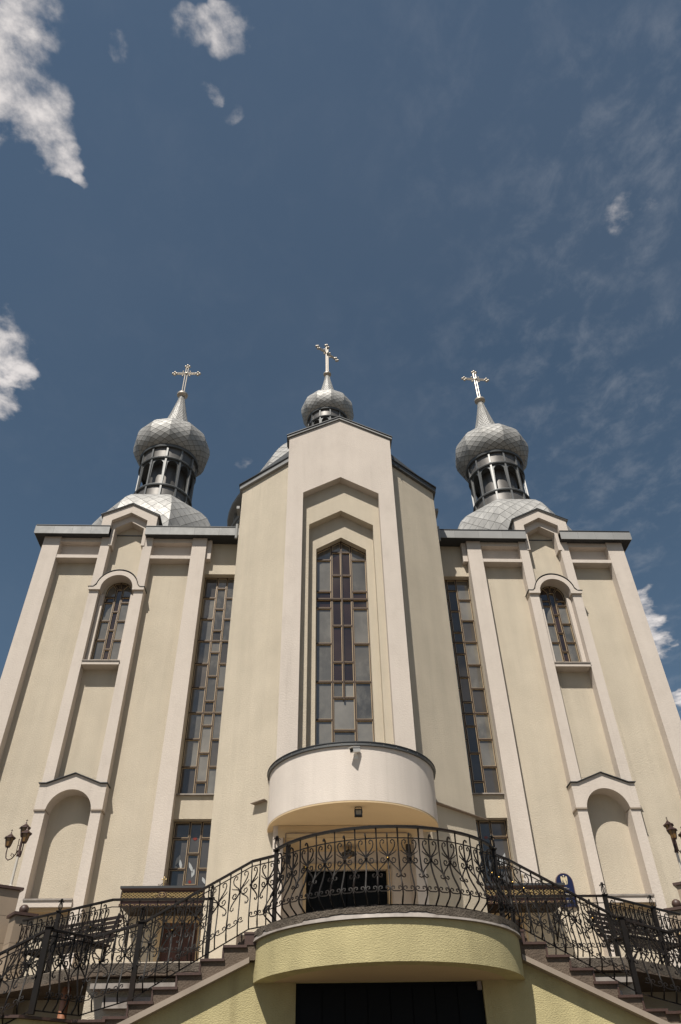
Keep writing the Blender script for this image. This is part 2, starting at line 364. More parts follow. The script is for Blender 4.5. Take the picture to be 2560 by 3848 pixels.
for s in (-1, 1):
    X = lambda a: s*a
    # --- wing wall in bands
    wl = MB()
    B = lambda x0, x1, z0, z1, y0=WW, y1=WW+.45: wl.box(X(x0), X(x1), y0, y1, z0, z1)
    wx0, wx1 = 3.36, 4.56                   # tall window column
    B(3.0, wx0, GZ, 16.5)
    B(wx0, wx1, 14.93, 16.5); B(wx0, wx1, 6.78, 7.43); B(wx0, wx1, 4.42, 4.62)
    B(wx1, 4.62, GZ, 16.5)
    B(wx0, wx1, GZ, TZ)
    B(4.62, AX-.605, GZ, 16.5)
    # arched bay
    hw = .43; sp = 14.13; zb = 11.62
    B(AX-.605, AX+.605, 7.9, zb)
    B(AX-.605, AX-hw, zb, sp); B(AX+hw, AX+.605, zb, sp)
    wl.prism([(X(AX)+hw, sp)]+arc(X(AX), sp, hw, 0, 180, 14)[1:]+[(X(AX)-.605, sp), (X(AX)-.605, 17.2), (X(AX)+.605, 17.2), (X(AX)+.605, sp)], WW, WW+.45)
    B(AX-.605, AX+.605, 4.72, 7.9, WW+.10, WW+.45)        # back of the blind niche
    B(AX-.605, AX+.605, GZ, 4.50)
    B(AX-.605, AX+.605, 4.50, 4.72, WW+.10, WW+.45)
    wl.prism(rect(X(AX)-.605, X(AX)+.605, 7.62, 7.9), WW+.003, WW+.45)
    B(AX+.605, 10.17, GZ, 16.5)
    wl.build('wing_wall', 'stucco_yellow', CH)
    # side wall, back and roof of the wing
    MB().box(X(9.72), X(10.15), WW+.45, 36, GZ, 16.5).build('side_wall', 'stucco_yellow', CH)
    MB().box(X(3.0), X(10.15), 36, 36.4, GZ, 16.5).build('rear_wall', 'stucco_yellow', CH)
    MB().box(X(3.2), X(10.45), 20.72, 36.5, 16.54, 16.58).build('roof', 'zinc_dull', CH)
    # dark room behind the panes
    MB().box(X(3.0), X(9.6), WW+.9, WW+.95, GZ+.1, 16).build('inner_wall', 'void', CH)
    # --- pilasters
    MB().box(X(9.60), X(10.17), WP, WW+.002, GZ, 16.24).build('pilaster', 'stucco_pale', CH)
    MB().box(X(10.17)+s*.002, X(10.172), WP+.002, WW+1.2, GZ, 16.24).build('pilaster_return', 'stucco_pale', CH)
    MB().box(X(4.565), X(5.06), WP, WW+.002, 4.80, 16.24).build('pilaster', 'stucco_pale', CH)
    for d in (-1, 1):
        xa, xb = AX+d*.575, AX+d*.88
        MB().box(X(xa), X(xb), WP+.004, WW+.002, 7.6, 13.99).build('pilaster', 'stucco_pale', CH)
        MB().box(X(xa), X(xb), WP+.004, WW+.002, 13.99, 16.5).build('pilaster', 'stucco_pale', CH)
    # jamb reveal strips beside the arched window
    for d in (-1, 1):
        MB().box(X(AX+d*(hw+.001)), X(AX+d*.56), WW-.12, WW+.001, 11.40, 13.98).build('window_jamb', 'stucco_pale', CH)
    # hood mould over the arched window
    cx = X(AX); ro = .70
    hm = MB()
    a_out = arc(cx, 14.10, ro-.03, 8, 172, 18); 
    hm.prism([(cx+.90, 13.99), (cx+.90, 14.10)]+[(cx+.74, 14.10)]+arc(cx, 14.07, .67, 8, 172, 18)+[(cx-.74, 14.10), (cx-.90, 14.10), (cx-.90, 13.99), (cx-.52, 13.99)]
             +arc(cx, 14.05, .52, 172, 8, 18)+[(cx+.52, 13.99)], WP-.07, WW+.001)
    hm.build('hood_mould', 'stucco_pale', CH, smooth=40)
    cap = MB()
    path = [(cx+.93, 14.105), (cx+.76, 14.105)]+arc(cx, 14.09, .69, 10, 170, 18)+[(cx-.76, 14.105), (cx-.93, 14.105)]
    lo = [(x, z) for x, z in path]; hi = [(x, z+.011) for x, z in path]
    cap.prism(lo+hi[::-1], WP-.088, WW)
    cap.build('hood_flashing', 'dark_metal', CH)
    sl = MB().box(cx-.56, cx+.56, WP-.02, WW+.03, 11.26, 11.37).build('window_sill', 'stucco_pale', CH)
    MB().prism_xy([(cx-.57, WP-.05), (cx+.57, WP-.05), (cx+.57, WW+.03), (cx-.57, WW+.03)], 11.372, 11.40).build('sill_flashing', 'flashing', sl)
    # arched window panes
    c = .105; yw = WW+.06
    zs = [11.62, 12.34, 13.05, 13.76, 13.97]
    cells = []; brown = []
    for d in (-1, 1):
        for i in range(4):
            xa, xb = sorted((cx+d*c, cx+d*hw)); cells.append(rect(xa, xb, zs[i], zs[i+1]))
            if i == 3: brown.append(len(cells)-1)
    zc_ = [11.62, 12.00, 12.70, 13.40, 14.30]
    for i in range(4): cells.append(rect(cx-c, cx+c, zc_[i], zc_[i+1])); brown.append(len(cells)-1)
    for d in (-1, 1):                                   # rounded head
        side = [(cx+d*c, 13.97), (cx+d*hw, 13.97)]+[(cx+d*hw*math.cos(R(a)), sp+hw*math.sin(R(a))) for a in (0, 15, 30, 45, 56)]+[(cx+d*c, 14.30)]
        cells.append(side if d > 0 else side[::-1]); brown.append(len(cells)-1) if s > 0 else None
        tp = [(cx+d*c, 14.30), (cx+d*hw*math.cos(R(56)), sp+hw*math.sin(R(56))), (cx+d*hw*math.cos(R(72)), sp+hw*math.sin(R(72))), (cx, sp+hw), (cx, 14.30)]
        cells.append(tp if d > 0 else tp[::-1]); brown.append(len(cells)-1)
    window(cells, yw, .1, 'window', brown)
    # --- tall window and the one under it
    xs = (wx0, 3.80, 4.12, wx1)
    def rowcells(col, zz): return [rect(*sorted((X(xs[col]), X(xs[col+1]))), zz[i], zz[i+1]) for i in range(len(zz)-1)]
    side = [7.47+.829*i for i in range(10)]
    mid = [7.47, 7.87, 8.71, 9.55, 9.957, 10.34, 11.18, 12.02, 12.444, 12.83, 13.66, 14.49, 14.93]
    dk = range(0, 60) if s > 0 else ()
    cells = rowcells(0, side)+rowcells(1, mid)+rowcells(2, side)
    dset = [i for i in range(len(cells)) if (s > 0 and (i < 21 or i % 3 == 0)) or (s < 0 and i % 4 == 1)]
    window(cells, WW+.25, .1, 'window', (), dset)
    zt = 6.78; lside = [4.62, 4.80, 5.57, 6.34, zt]; lmid = [4.62, 5.18, 5.95, zt]
    cells = rowcells(0, lside)+rowcells(1, lmid)+rowcells(2, lside)
    wn_ = window(cells, WW+.25, .1, 'window', (), range(0, 20))
    # pieces of coloured glass leaded into the lower panes
    yg = WW+.256
    for (gx, gz, gw, gh, rot, m_) in [(4.36, 5.80, .09, .30, -.35, 'glass_white'), (4.27, 5.70, .08, .26, .25, 'glass_white'), (4.38, 5.62, .07, .10, .9, 'glass_white'),
                                      (3.99, 5.62, .08, .30, .45, 'glass_white'), (3.92, 5.48, .09, .22, -.2, 'glass_white'), (3.96, 6.34, .13, .09, 0, 'glass_red'),
                                      (3.98, 5.27, .09, .09, 0, 'glass_red'), (3.62, 5.30, .08, .20, .5, 'glass_white')]:
        gx = X(gx); ca, sa = math.cos(rot), math.sin(rot)
        pts = [(0, -gh/2), (gw/2, -gh*.1), (gw*.35, gh*.25), (0, gh/2), (-gw/2, gh*.1), (-gw*.3, -gh*.25)]
        MB().prism([(gx+a*ca-b*sa, gz+a*sa+b*ca) for a, b in pts], yg, yg+.004).build('coloured_glass', m_, wn_)
    MB().box(X(3.3), X(4.66), WW-.08, WW+.2, 7.405, 7.436).build('window_sill', 'flashing', CH)
    MB().box(X(wx0-.1), X(wx1), WW-.012, WW+.001, 4.40, 4.60).build('window_ledge', 'stucco_yellow', CH)
    # --- side door under its canopy
    dr = MB().box(X(3.62), X(4.50), WW+.18, WW+.24, TZ, 4.30).build('door', 'door_wood', CH)
    for zz in ((2.35, 3.05), (3.2, 4.15)):
        for xx in ((3.70, 4.02), (4.10, 4.42)):
            MB().ring(rect(*sorted((X(xx[0]), X(xx[1]))), *zz), inset(rect(*sorted((X(xx[0]), X(xx[1]))), *zz), .04), WW+.16, WW+.185).build('door_panel', 'door_wood', dr)
    MB().ring(rect(*sorted((X(3.50), X(4.62))), TZ-.02, 4.42), rect(*sorted((X(3.62), X(4.50))), TZ-.01, 4.30), WW-.02, WW+.25).build('door_frame', 'soffit', CH)
    MB().box(X(wx0), X(3.50), WW+.001, WW+.2, TZ, 4.42).build('door_jamb', 'stucco_yellow', CH)
    # --- blind niche: gabled frame, imposts, sill
    nf = MB(); y0, y1 = WP-.03, WW+.101
    r_ = .605
    nf.prism([(cx+r_, 6.93)]+arc(cx, 6.85, r_, 8, 172, 20)+[(cx-r_, 6.93), (cx-.90, 6.93), (cx-.90, 7.60), (cx-.72, 7.60), (cx, 7.88), (cx+.72, 7.60), (cx+.90, 7.60), (cx+.90, 6.93)], y0, y1)
    nf.build('niche_arch', 'stucco_pale', CH, smooth=35)
    for d in (-1, 1):
        MB().box(cx+d*(r_-.006), cx+d*.875, WP-.005, WW+.098, GZ, 6.885).build('niche_jamb', 'stucco_pale', CH)
        MB().box(cx+d*(r_-.002), cx+d*.905, WP-.045, WW, 6.887, 6.925).build('impost', 'stringer_trim', CH)
    gp = [(cx-.93, 7.605), (cx-.73, 7.605), (cx, 7.885), (cx+.73, 7.605), (cx+.93, 7.605)]
    MB().prism(gp+[(x, z+.02) for x, z in gp[::-1]], WP-.09, WW).build('niche_flashing', 'dark_metal', CH)
    ns = MB().box(cx-.60, cx+.60, WP-.06, WW+.1, 4.56, 4.70).build('niche_sill', 'stucco_pale', CH)
    MB().box(cx-.60, cx+.60, WP-.09, WW+.1, 4.703, 4.745).build('sill_flashing', 'flashing', ns)
    MB().box(cx-.60, cx+.60, WP+.06, WW-.002, 4.48, 4.56).build('sill_moulding', 'soffit', ns)
    # --- frieze panels between the pilasters
    for (xa, xb) in ((5.06, AX-.88), (AX+.88, 9.60)):
        MB().box(X(xa), X(xb), WW-.06, WW+.003, 15.47, 16.06).build('frieze_panel', 'stucco_pale', CH)
        MB().box(X(xa), X(xb), WP+.02, WW, 15.34, 15.47).build('frieze_ledge', 'stucco_pale', CH)
        MB().box(X(xa), X(xb), WP+.06, WW, 16.06, 16.235).build('frieze_band', 'stucco_pale', CH)
    MB().box(X(4.40), X(4.56), WP+.12, WW+.001, 15.42, 16.23).build('bracket', 'stucco_pale', CH)
    CY = 20.18
    # --- metal cornice, broken round the little gable
    for (xa, xb, k) in ((3.30, AX-.62, 4), (AX+.62, 10.48, 4)):
        co_ = MB().box(X(xa), X(xb), CY+.022, 20.72, 16.225, 16.535).build('cornice', 'dark_metal', CH)
        for i in range(k):
            x0_, x1_ = xa+(xb-xa)*i/k, xa+(xb-xa)*(i+1)/k
            j = .0015*random.random()
            MB().box(X(x0_+.002), X(x1_-.002), CY-j, CY+.02, 16.205, 16.55).build('fascia_panel', 'zinc_fascia', co_)
        MB().box(X(xa)-.0, X(xb), CY-.02, 20.6, 16.553, 16.575).build('cornice_edge', 'dark_metal', co_)
    MB().box(X(10.18), X(10.48), 20.722, 36.5, 16.245, 16.535).build('cornice', 'dark_metal', CH)
    MB().box(X(10.481), X(10.495), CY, 36.5, 16.23, 16.55).build('fascia_panel', 'zinc_fascia', CH)
    # --- little gable
    gw = .95; ez, ap = 17.06, 17.55
    lg = MB()
    lg.prism([(cx-.62, 16.24), (cx-.62, 16.84), (cx, 17.20), (cx+.62, 16.84), (cx+.62, 16.24), (cx+gw, 16.24), (cx+gw, ez), (cx, ap), (cx-gw, ez), (cx-gw, 16.24)], 20.20, WP+.15)
    lg.build('gable_frame', 'stucco_pale', CH)
    lg = MB(); lg.prism([(cx-.50, 15.86), (cx-.50, 16.62), (cx, 16.93), (cx+.50, 16.62), (cx+.50, 15.86), (cx+.619, 15.86), (cx+.619, 16.838), (cx, 17.198), (cx-.619, 16.838), (cx-.619, 15.86)], 20.38, WW+.01)
    lg.build('gable_inner_frame', 'stucco_pale', CH)
    for d in (-1, 1):
        q = [(cx, ap+.01), (cx+d*(gw+.07), ez-.035), (cx+d*(gw+.07), ez-.008), (cx, ap+.037)]
        MB().prism(q, 20.15, 22.6).build('gable_roof', 'zinc_fascia', CH)
        q = [(cx, ap+.040), (cx+d*(gw+.085), ez-.010), (cx+d*(gw+.085), ez+.006), (cx, ap+.056)]
        MB().prism(q, 20.13, 22.6).build('gable_roof_edge', 'dark_metal', CH)
    MB().prism([(cx-gw, 16.58), (cx+gw, 16.58), (cx+gw, ez), (cx, ap), (cx-gw, ez)], WW+.46, 22.4).build('gable_body', 'zinc_dull', CH)

# --- central bay
b1, b2, D1, FO = 1.71, 3.345, 17.5, 17.88; FD = 19.25
bt, bp_, be = 18.30, 19.26, 17.47
fp = MB()
def nested(mb, xo, topo, xi, ei, pi, y0, y1, zb):
    """panel with a pointed opening: xo/topo outer polygon top, xi/ei/pi opening"""
    mb.prism([(-xo, zb), (-xi, zb), (-xi, ei), (0, pi), (xi, ei), (xi, zb), (xo, zb)]+topo, y0, y1)
nested(fp, b1, [(b1, bt), (0, bp_), (-b1, bt)], 1.205, 15.83, 16.53, D1, D1+.28, 5.55)
fp.build('front_panel', 'stucco_pale', CH)
f2 = MB(); nested(f2, 1.60, [(1.60, 17.2), (-1.60, 17.2)], 1.0, 14.74, 15.33, D1+.28, D1+.56, 5.55); f2.build('recess_layer', 'stucco_yellow', CH)
f3 = MB(); nested(f3, 1.55, [(1.55, 17.1), (-1.55, 17.1)], .77, 13.99, 14.46, D1+.56, D1+.95, 5.55); f3.build('recess_layer', 'stucco_yellow', CH)
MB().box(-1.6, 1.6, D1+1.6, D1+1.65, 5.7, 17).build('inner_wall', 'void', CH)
# ground storey: porch opening
for d in (-1, 1):
    MB().box(d*1.48, d*b1, D1, 19.0, GZ, 5.55).build('porch_pier', 'stucco_pale', CH)
    MB().box(d*1.02, d*1.479, 18.55, 19.0, TZ, 5.3).build('porch_wall', 'stucco_pale', CH)
    MB().box(d*.95, d*1.02, 18.50, 18.95, TZ, 4.97).build('door_frame', 'soffit', CH)
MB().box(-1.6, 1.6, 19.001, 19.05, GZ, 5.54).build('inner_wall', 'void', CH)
MB().box(-1.479, 1.479, 18.56, 19.0, 4.97, 5.55).build('porch_wall', 'stucco_pale', CH)
MB().box(-1.02, 1.02, 18.50, 18.555, 4.90, 5.02).build('door_frame', 'soffit', CH)
for d in (-1, 1):
    dd = MB().box(d*.012, d*.95, 18.86, 18.93, TZ, 4.90).build('door', 'void', CH)
    for zz in ((2.5, 3.3), (3.45, 4.7)):
        q = rect(*sorted((d*.14, d*.82)), *zz); MB().ring(q, inset(q, .05), 18.835, 18.862).build('door_panel', 'void', dd)
for d in (-1, 1): MB().tube([(d*.07, 18.80, 3.2), (d*.07, 18.80, 3.75)], .018, 6).build('door_handle', 'gold', CH)
MB().box(-1.48, 1.48, D1+.05, 18.56, 5.30, 5.548).build('porch_ceiling', 'soffit', CH)
# window of the central bay
m_ = .30; H = .77
def gz(x): return 14.46-(abs(x)/H)*(14.46-13.99)
sd_ = [7.3, 8.49, 9.59, 10.78, 11.97, 12.28, 12.56, 13.73]
cells = []; brown = []
for d in (-1, 1):
    for i in range(7):
        cells.append(rect(*sorted((d*m_, d*H)), sd_[i], sd_[i+1]))
        if i in (4, 5): brown.append(len(cells)-1)
    t_ = [(d*m_, 13.73), (d*H, 13.73), (d*H, gz(H)), (d*m_, gz(m_))]; cells.append(t_ if d > 0 else t_[::-1])
    mm = [9.12, 9.59, 10.19, 11.37, 12.28, 13.15, 14.03]
    for i in range(6):
        cells.append(rect(*sorted((0, d*m_)), mm[i], mm[i+1]))
        if i >= 1: brown.append(len(cells)-1)
    t_ = [(0, 14.03), (d*m_, 14.03), (d*m_, gz(m_)), (0, gz(0))]; cells.append(t_ if d > 0 else t_[::-1])
cells += [rect(-m_, m_, 7.3, 8.2), rect(-m_, m_, 8.2, 9.12)]
cw = window(cells, D1+.80, .1, 'window', brown, (), bar=.022)
MB().box(-H, H, D1+.74, D1+.766, 12.255, 12.305).build('transom', 'bronze_frame', cw)
MB().box(-.022, .022, D1+.735, D1+.764, 9.05, 14.45).build('mullion', 'bronze_frame', cw)
# slanting faces, their eaves and the flanks behind
for d in (-1, 1):
    P = [(d*b1, FO), (d*b2, FD), (d*b2, 27.0), (d*(b2-.4), 27.0), (d*(b2-.4), FO+1.9), (d*(b1-.06), FO+.35), (d*(b1-.06), FO)]
    MB().prism_xy(P, GZ, be).build('facet_wall', 'stucco_yellow', CH)
    q = .10
    P2 = [(d*(b1+.01), FO-.12), (d*(b2+q), FD-.06), (d*(b2+q), 27.0), (d*(b2-.2), 27.0), (d*(b2-.2), FO+1.75), (d*(b1+.01), FO+.2)]
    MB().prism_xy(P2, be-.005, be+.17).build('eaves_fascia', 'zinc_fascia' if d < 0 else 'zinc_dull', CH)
    P3 = [(x+(d*.03 if abs(x) > 2 else 0), y-.04) for x, y in P2[:2]]+[(d*(b2+q+.03), 27.0)]+P2[3:]
    MB().prism_xy(P3, be+.172, be+.205).build('eaves_edge', 'dark_metal', CH)
    # sloping roof behind the eaves
    MB().add([(d*b1, FO, be+.19), (d*(b2+q), FD-.02, be+.19), (d*(b2+q), 27, be+.19), (0, 27, bp_), (0, FO+.1, bp_-.1), (d*b1, FO+.1, bt-.1)],
             [(0,1,2,3,4,5)]).build('roof', 'zinc_dull', CH, recalc=False)
    gp = [(0, bp_+.01), (d*(b1+.07), bt-.005), (d*(b1+.07), bt+.07), (0, bp_+.085)]
    MB().prism(gp, D1-.06, D1+.5).build('gable_fascia', 'zinc_fascia', CH)
    gp = [(0, bp_+.088), (d*(b1+.09), bt+.07), (d*(b1+.09), bt+.10), (0, bp_+.118)]
    MB().prism(gp, D1-.09, D1+.5).build('gable_edge', 'dark_metal', CH)
    MB().box(d*(b1-.05), d*b1, D1+.281, D1+.6, be+.1, bt).build('gable_cheek', 'stucco_pale', CH)
    # spout at the end of the eaves gutter
    MB().box(d*(b2+.10), d*(b2+.20), 19.6, 20.0, 16.93, 17.05).build('gutter_end', 'zinc_fascia', CH)
    MB().tube([(d*(b2+.14), 19.79, 16.36), (d*(b2+.14), 19.79, 15.75)], .05, 8).build('downpipe', 'zinc_fascia', CH, smooth=40)
MB().prism([(-b1, bt-.2), (b1, bt-.2), (b1, bt), (0, bp_), (-b1, bt)], D1+.281, D1+.55).build('gable_back', 'stucco_pale', CH)

# --- upper balcony (round canopy over the door)
UC = (0.13, 17.97); UR = 2.0
ub = MB(); nseg = 48
ring_o = [(UC[0]+UR*math.cos(R(180+180*i/nseg)), UC[1]+UR*math.sin(R(180+180*i/nseg))) for i in range(nseg+1)]
ring_i = [(UC[0]+(UR-.18)*math.cos(R(180+180*i/nseg)), UC[1]+(UR-.18)*math.sin(R(180+180*i/nseg))) for i in range(nseg+1)]
ub.prism_xy(ring_o+ring_i[::-1], 5.60, 6.80)
ub.build('canopy_wall', 'stucco_white', CH, smooth=30)
MB().prism_xy([(x*.999+.0001, y+.004) for x, y in ring_o], 5.56, 5.70).build('canopy_soffit', 'soffit', CH)
rim_o = [(UC[0]+(UR+.05)*math.cos(R(178+184*i/nseg)), UC[1]+(UR+.05)*math.sin(R(178+184*i/nseg))) for i in range(nseg+1)]
rim_i = [(UC[0]+(UR-.22)*math.cos(R(178+184*i/nseg)), UC[1]+(UR-.22)*math.sin(R(178+184*i/nseg))) for i in range(nseg+1)]
rim = MB().prism_xy(rim_o+rim_i[::-1], 6.802, 6.868).build('canopy_rim', 'zinc_dull', CH, smooth=30)
rim_o2 = [(UC[0]+(UR+.065)*math.cos(R(178+184*i/nseg)), UC[1]+(UR+.065)*math.sin(R(178+184*i/nseg))) for i in range(nseg+1)]
MB().prism_xy(rim_o2+rim_i[::-1], 6.870, 6.888).build('rim_edge', 'dark_metal', rim, smooth=30)
for i in range(17):
    a = R(198+144*i/16); c_ = (UC[0]+(UR+.052)*math.cos(a), UC[1]+(UR+.052)*math.sin(a), 6.835)
    MB().ball(c_, .011, 6).build('rivet', 'flashing', rim)

# --- onion domes
TILES = []                                            # (size, builder args) collected, largest become parts
def octo(n, prof, c, ph):
    """surface point of an n-sided dome: u in facets, v along profile"""
    Ls = [0]
    for i in range(1, len(prof)): Ls.append(Ls[-1]+math.hypot(prof[i][0]-prof[i-1][0], prof[i][1]-prof[i-1][1]))
    tot = Ls[-1]
    def rz(v):
        t = max(0, min(1, v))*tot
        for i in range(1, len(prof)):
            if t <= Ls[i]+1e-9:
                k = (t-Ls[i-1])/(Ls[i]-Ls[i-1]); return prof[i-1][0]+(prof[i][0]-prof[i-1][0])*k, prof[i-1][1]+(prof[i][1]-prof[i-1][1])*k
        return prof[-1]
    def f(u, v, off=0.0):
        r, z = rz(v); i = math.floor(u+1e-9); k = u-i
        a0, a1 = ph+2*PI*i/n, ph+2*PI*(i+1)/n
        x = r*(math.cos(a0)*(1-k)+math.cos(a1)*k); y = r*(math.sin(a0)*(1-k)+math.sin(a1)*k)
        r0, z0 = rz(v-.01); r1, z1 = rz(v+.01); tl = math.hypot(r1-r0, z1-z0) or 1
        nr, nz = (z1-z0)/tl, -(r1-r0)/tl
        h = math.hypot(x, y) or 1
        return Vector((c[0]+x+x/h*nr*off, c[1]+y+y/h*nr*off, c[2]+z+nz*off))
    return f, tot
def smoothprof(pts, k=6):
    out = []
    P = [Vector((0,)*2)]; P = [Vector(p) for p in pts]
    for i in range(len(P)-1):
        p0 = P[max(i-1,0)]; p1 = P[i]; p2 = P[i+1]; p3 = P[min(i+2,len(P)-1)]
        for j in range(k):
            t = j/k
            q = .5*((2*p1)+(p2-p0)*t+(2*p0-5*p1+4*p2-p3)*t*t+(3*p1-p0-3*p2+p3)*t**3); out.append((max(q.x,.01), q.y))
    out.append(tuple(P[-1])); return out
def tiled_dome(name, prof, n, c, ph, m, rows, parent, gap, single):
    """faceted shell with diamond sheet-metal tiles standing proud of it"""
    prof = smoothprof(prof)
    f, tot = octo(n, prof, c, ph)
    nv = len(prof)
    sh = MB(); vs = []; fs = []
    for i in range(nv):
        for k in range(n): vs.append(f(k, i/(nv-1)))
    for i in range(nv-1):
        for k in range(n): fs.append((i*n+k, i*n+(k+1)%n, (i+1)*n+(k+1)%n, (i+1)*n+k))
    sh.add(vs, fs); dome = sh.build(name, 'zinc_under', parent)
    stuff = MB()
    hgt = 1.0/rows
    for j in range(-1, rows*2):
        v0 = (j)*hgt/2; v1 = v0+hgt
        for i in range(n*m):
            u = (i+(.5 if j % 2 else 0))/m; hw_ = .5/m
            vm = (v0+v1)/2
            if vm <= 0.001 or vm >= .999: continue
            g_ = gap
            lens = max(.02, (f(u+hw_, vm)-f(u-hw_, vm)).length); gu = min(.3, g_/lens)*2*hw_
            lv = tot*hgt; gv = min(.3, g_/lv)*hgt
            up_, dn = min(.9999, v1-gv), max(.0001, v0+gv)
            pts = [(u, dn), (u+hw_-gu, vm), (u, up_), (u-hw_+gu, vm)]
            top = [f(a, b, .016) for a, b in pts]; bot = [f(a, b, .001) for a, b in pts]
            V = top+bot; Fc = [(0,1,2), (0,2,3)]+[(k, k+4, (k+1)%4+4, (k+1)%4) for k in range(4)]
            mid = f(u, vm)
            facing = (mid-Vector((c[0], c[1], mid.z))).normalized().dot(Vector((CX-c[0], -c[1], 0)).normalized())
            if single and facing > single:
                TILES.append(1)
                MB().add(V, Fc).build('tile', 'zinc', dome, recalc=False)
            else: stuff.add(V, Fc)
    if stuff.v:
        o = stuff.build('tiles', 'zinc', dome, recalc=False); o['kind'] = 'stuff'
    return dome
ONION = [(1.10, -.80), (1.37, -.66), (1.56, -.38), (1.64, -.04), (1.61, .30), (1.46, .62), (1.16, .92), (.85, 1.15), (.64, 1.42), (.51, 1.80), (.38, 2.30), (.26, 2.88), (.165, 3.36), (.105, 3.73)]
def lantern(c, zb, onz, ph, crossrot, ck=1.0):
    """drum with arcade, rings, onion and cross; zb = foot of drum, onz = widest ring of the onion"""
    x, y = c
    dz = onz-.75                                       # top ring
    z1, z2 = dz-2.25, dz-.72                            # ring under arcade, ring over it
    dm = MB().lathe([(.80, z1-.1), (.80, dz)], 24, (x, y, 0)).build('lantern_drum', 'drum_core', CH, smooth=40)
    MB().lathe([(1.13, zb-1.2), (1.13, z1)], 36, (x, y, 0)).build('drum_base', 'drum_core', dm, smooth=40)
    MB().lathe([(1.13, z2), (1.16, dz)], 36, (x, y, 0)).build('drum_frieze', 'drum_core', dm, smooth=40)
    for (zr, rr, t) in ((z1, 1.13, .05), (z2, 1.13, .045), (dz-.06, 1.18, .07)):
        MB().lathe([(rr-.05, zr-t), (rr+.07, zr-t), (rr+.09, zr), (rr+.07, zr+t), (rr-.05, zr+t)], 40, (x, y, 0)).build('ring', 'zinc_dull', dm, smooth=30)
    nb = 12
    for i in range(nb):
        a = ph+2*PI*i/nb; ca, sa = math.cos(a), math.sin(a)
        for (za, zb_, rr) in ((z1+.05, z2-.04, 1.13), (zb-1.0, z1-.05, 1.14), (z2+.05, dz-.12, 1.16)):
            w_ = .036; d_ = .05
            cs = [(rr-d_, -w_), (rr+d_, -w_), (rr+d_, w_), (rr-d_, w_)]
            MB().prism_xy([(x+p*ca-q*sa, y+p*sa+q*ca) for p, q in cs], za, zb_).build('post', 'drum_post', dm)
        # arched spandrel of each bay
        a1 = a+2*PI/nb; m = 14; lo_, hi_ = [], []
        edge = .12
        for j in range(m+1):
            t = j/m; aa = a+(a1-a)*t; tt = (t-.5)/(.5-edge)
            za = z1+.05 if abs(tt) >= 1 else z2-.10-.26*(1-math.sqrt(max(0, 1-tt*tt)))
            if abs(tt) >= .999: za = z1+.05
            for rr, L_ in ((1.10, lo_), (1.13, hi_)):
                L_.append((Vector((x+rr*math.cos(aa), y+rr*math.sin(aa), za)), Vector((x+rr*math.cos(aa), y+rr*math.sin(aa), z2))))
        sp_ = MB()
        for j in range(m):
            A = lo_[j]; B_ = lo_[j+1]; C_ = hi_[j]; D_ = hi_[j+1]
            sp_.add([C_[0], D_[0], D_[1], C_[1], A[0], B_[0], B_[1], A[1]], [(0,1,2,3), (4,7,6,5), (0,4,5,1)])
        sp_.build('arch_panel', 'zinc_dull', dm)
    tiled_dome('onion_dome', ONION, 12, (x, y, onz), ph, 2, 20, CH, .010, 0)
    col_ = MB().lathe([(.10, 3.66), (.14, 3.71), (.25, 3.78), (.26, 3.86), (.18, 3.91), (.06, 3.96)], 16, (x, y, onz)).build('collar', 'cross_metal', CH, smooth=40)
    # cross of paired tubes
    zc0 = onz+3.91; Hc = 2.12; ca, sa = math.cos(crossrot), math.sin(crossrot)
    def P(u, z, dpt=0): return (x+u*ca*ck, y+u*sa*ck, zc0+z*ck)
    cr = MB()
    for d in (-1, 1):
        cr.tube([P(d*.052, 0), P(d*.052, Hc-.12)], .028*ck, 8)
        cr.tube([P(-.50, 1.52+d*.05), P(.50, 1.52+d*.05)], .028*ck, 8)
    cross = cr.build('cross', 'cross_metal', CH, smooth=40)
    MB().ball(P(0, 1.52), .09*ck, 10).build('cross_boss', 'cross_metal', cross, smooth=60)
    for (u, z) in ((-.56, 1.52), (.56, 1.52), (0, Hc-.06)):
        b = MB()
        for du, dz_ in ((0, .09), (0, -.09), (.09, 0), (-.09, 0)): b.ball(P(u+du, z+dz_), .066*ck, 8)
        b.build('trefoil_end', 'cross_metal', cross, smooth=60)
    for u in (-.17, .17):
        for z in (1.36, 1.68): MB().ball(P(u, z), .045*ck, 8).build('cross_bead', 'cross_metal', cross, smooth=60)
SKIRT = [(2.3, -2.6), (2.52, -1.9), (2.61, -1.25), (2.57, -.68), (2.38, -.02), (2.02, .52), (1.58, .90), (1.13, 1.14)]
for s in (-1, 1):
    c = (s*7.13, 23.3)
    tiled_dome('skirt_dome', SKIRT, 8, (*c, 18.62), R(22.5), 4, 9, CH, .010, .72)
    lantern(c, 20.0, 23.37, R(6), 0.05*s if s > 0 else -.02)
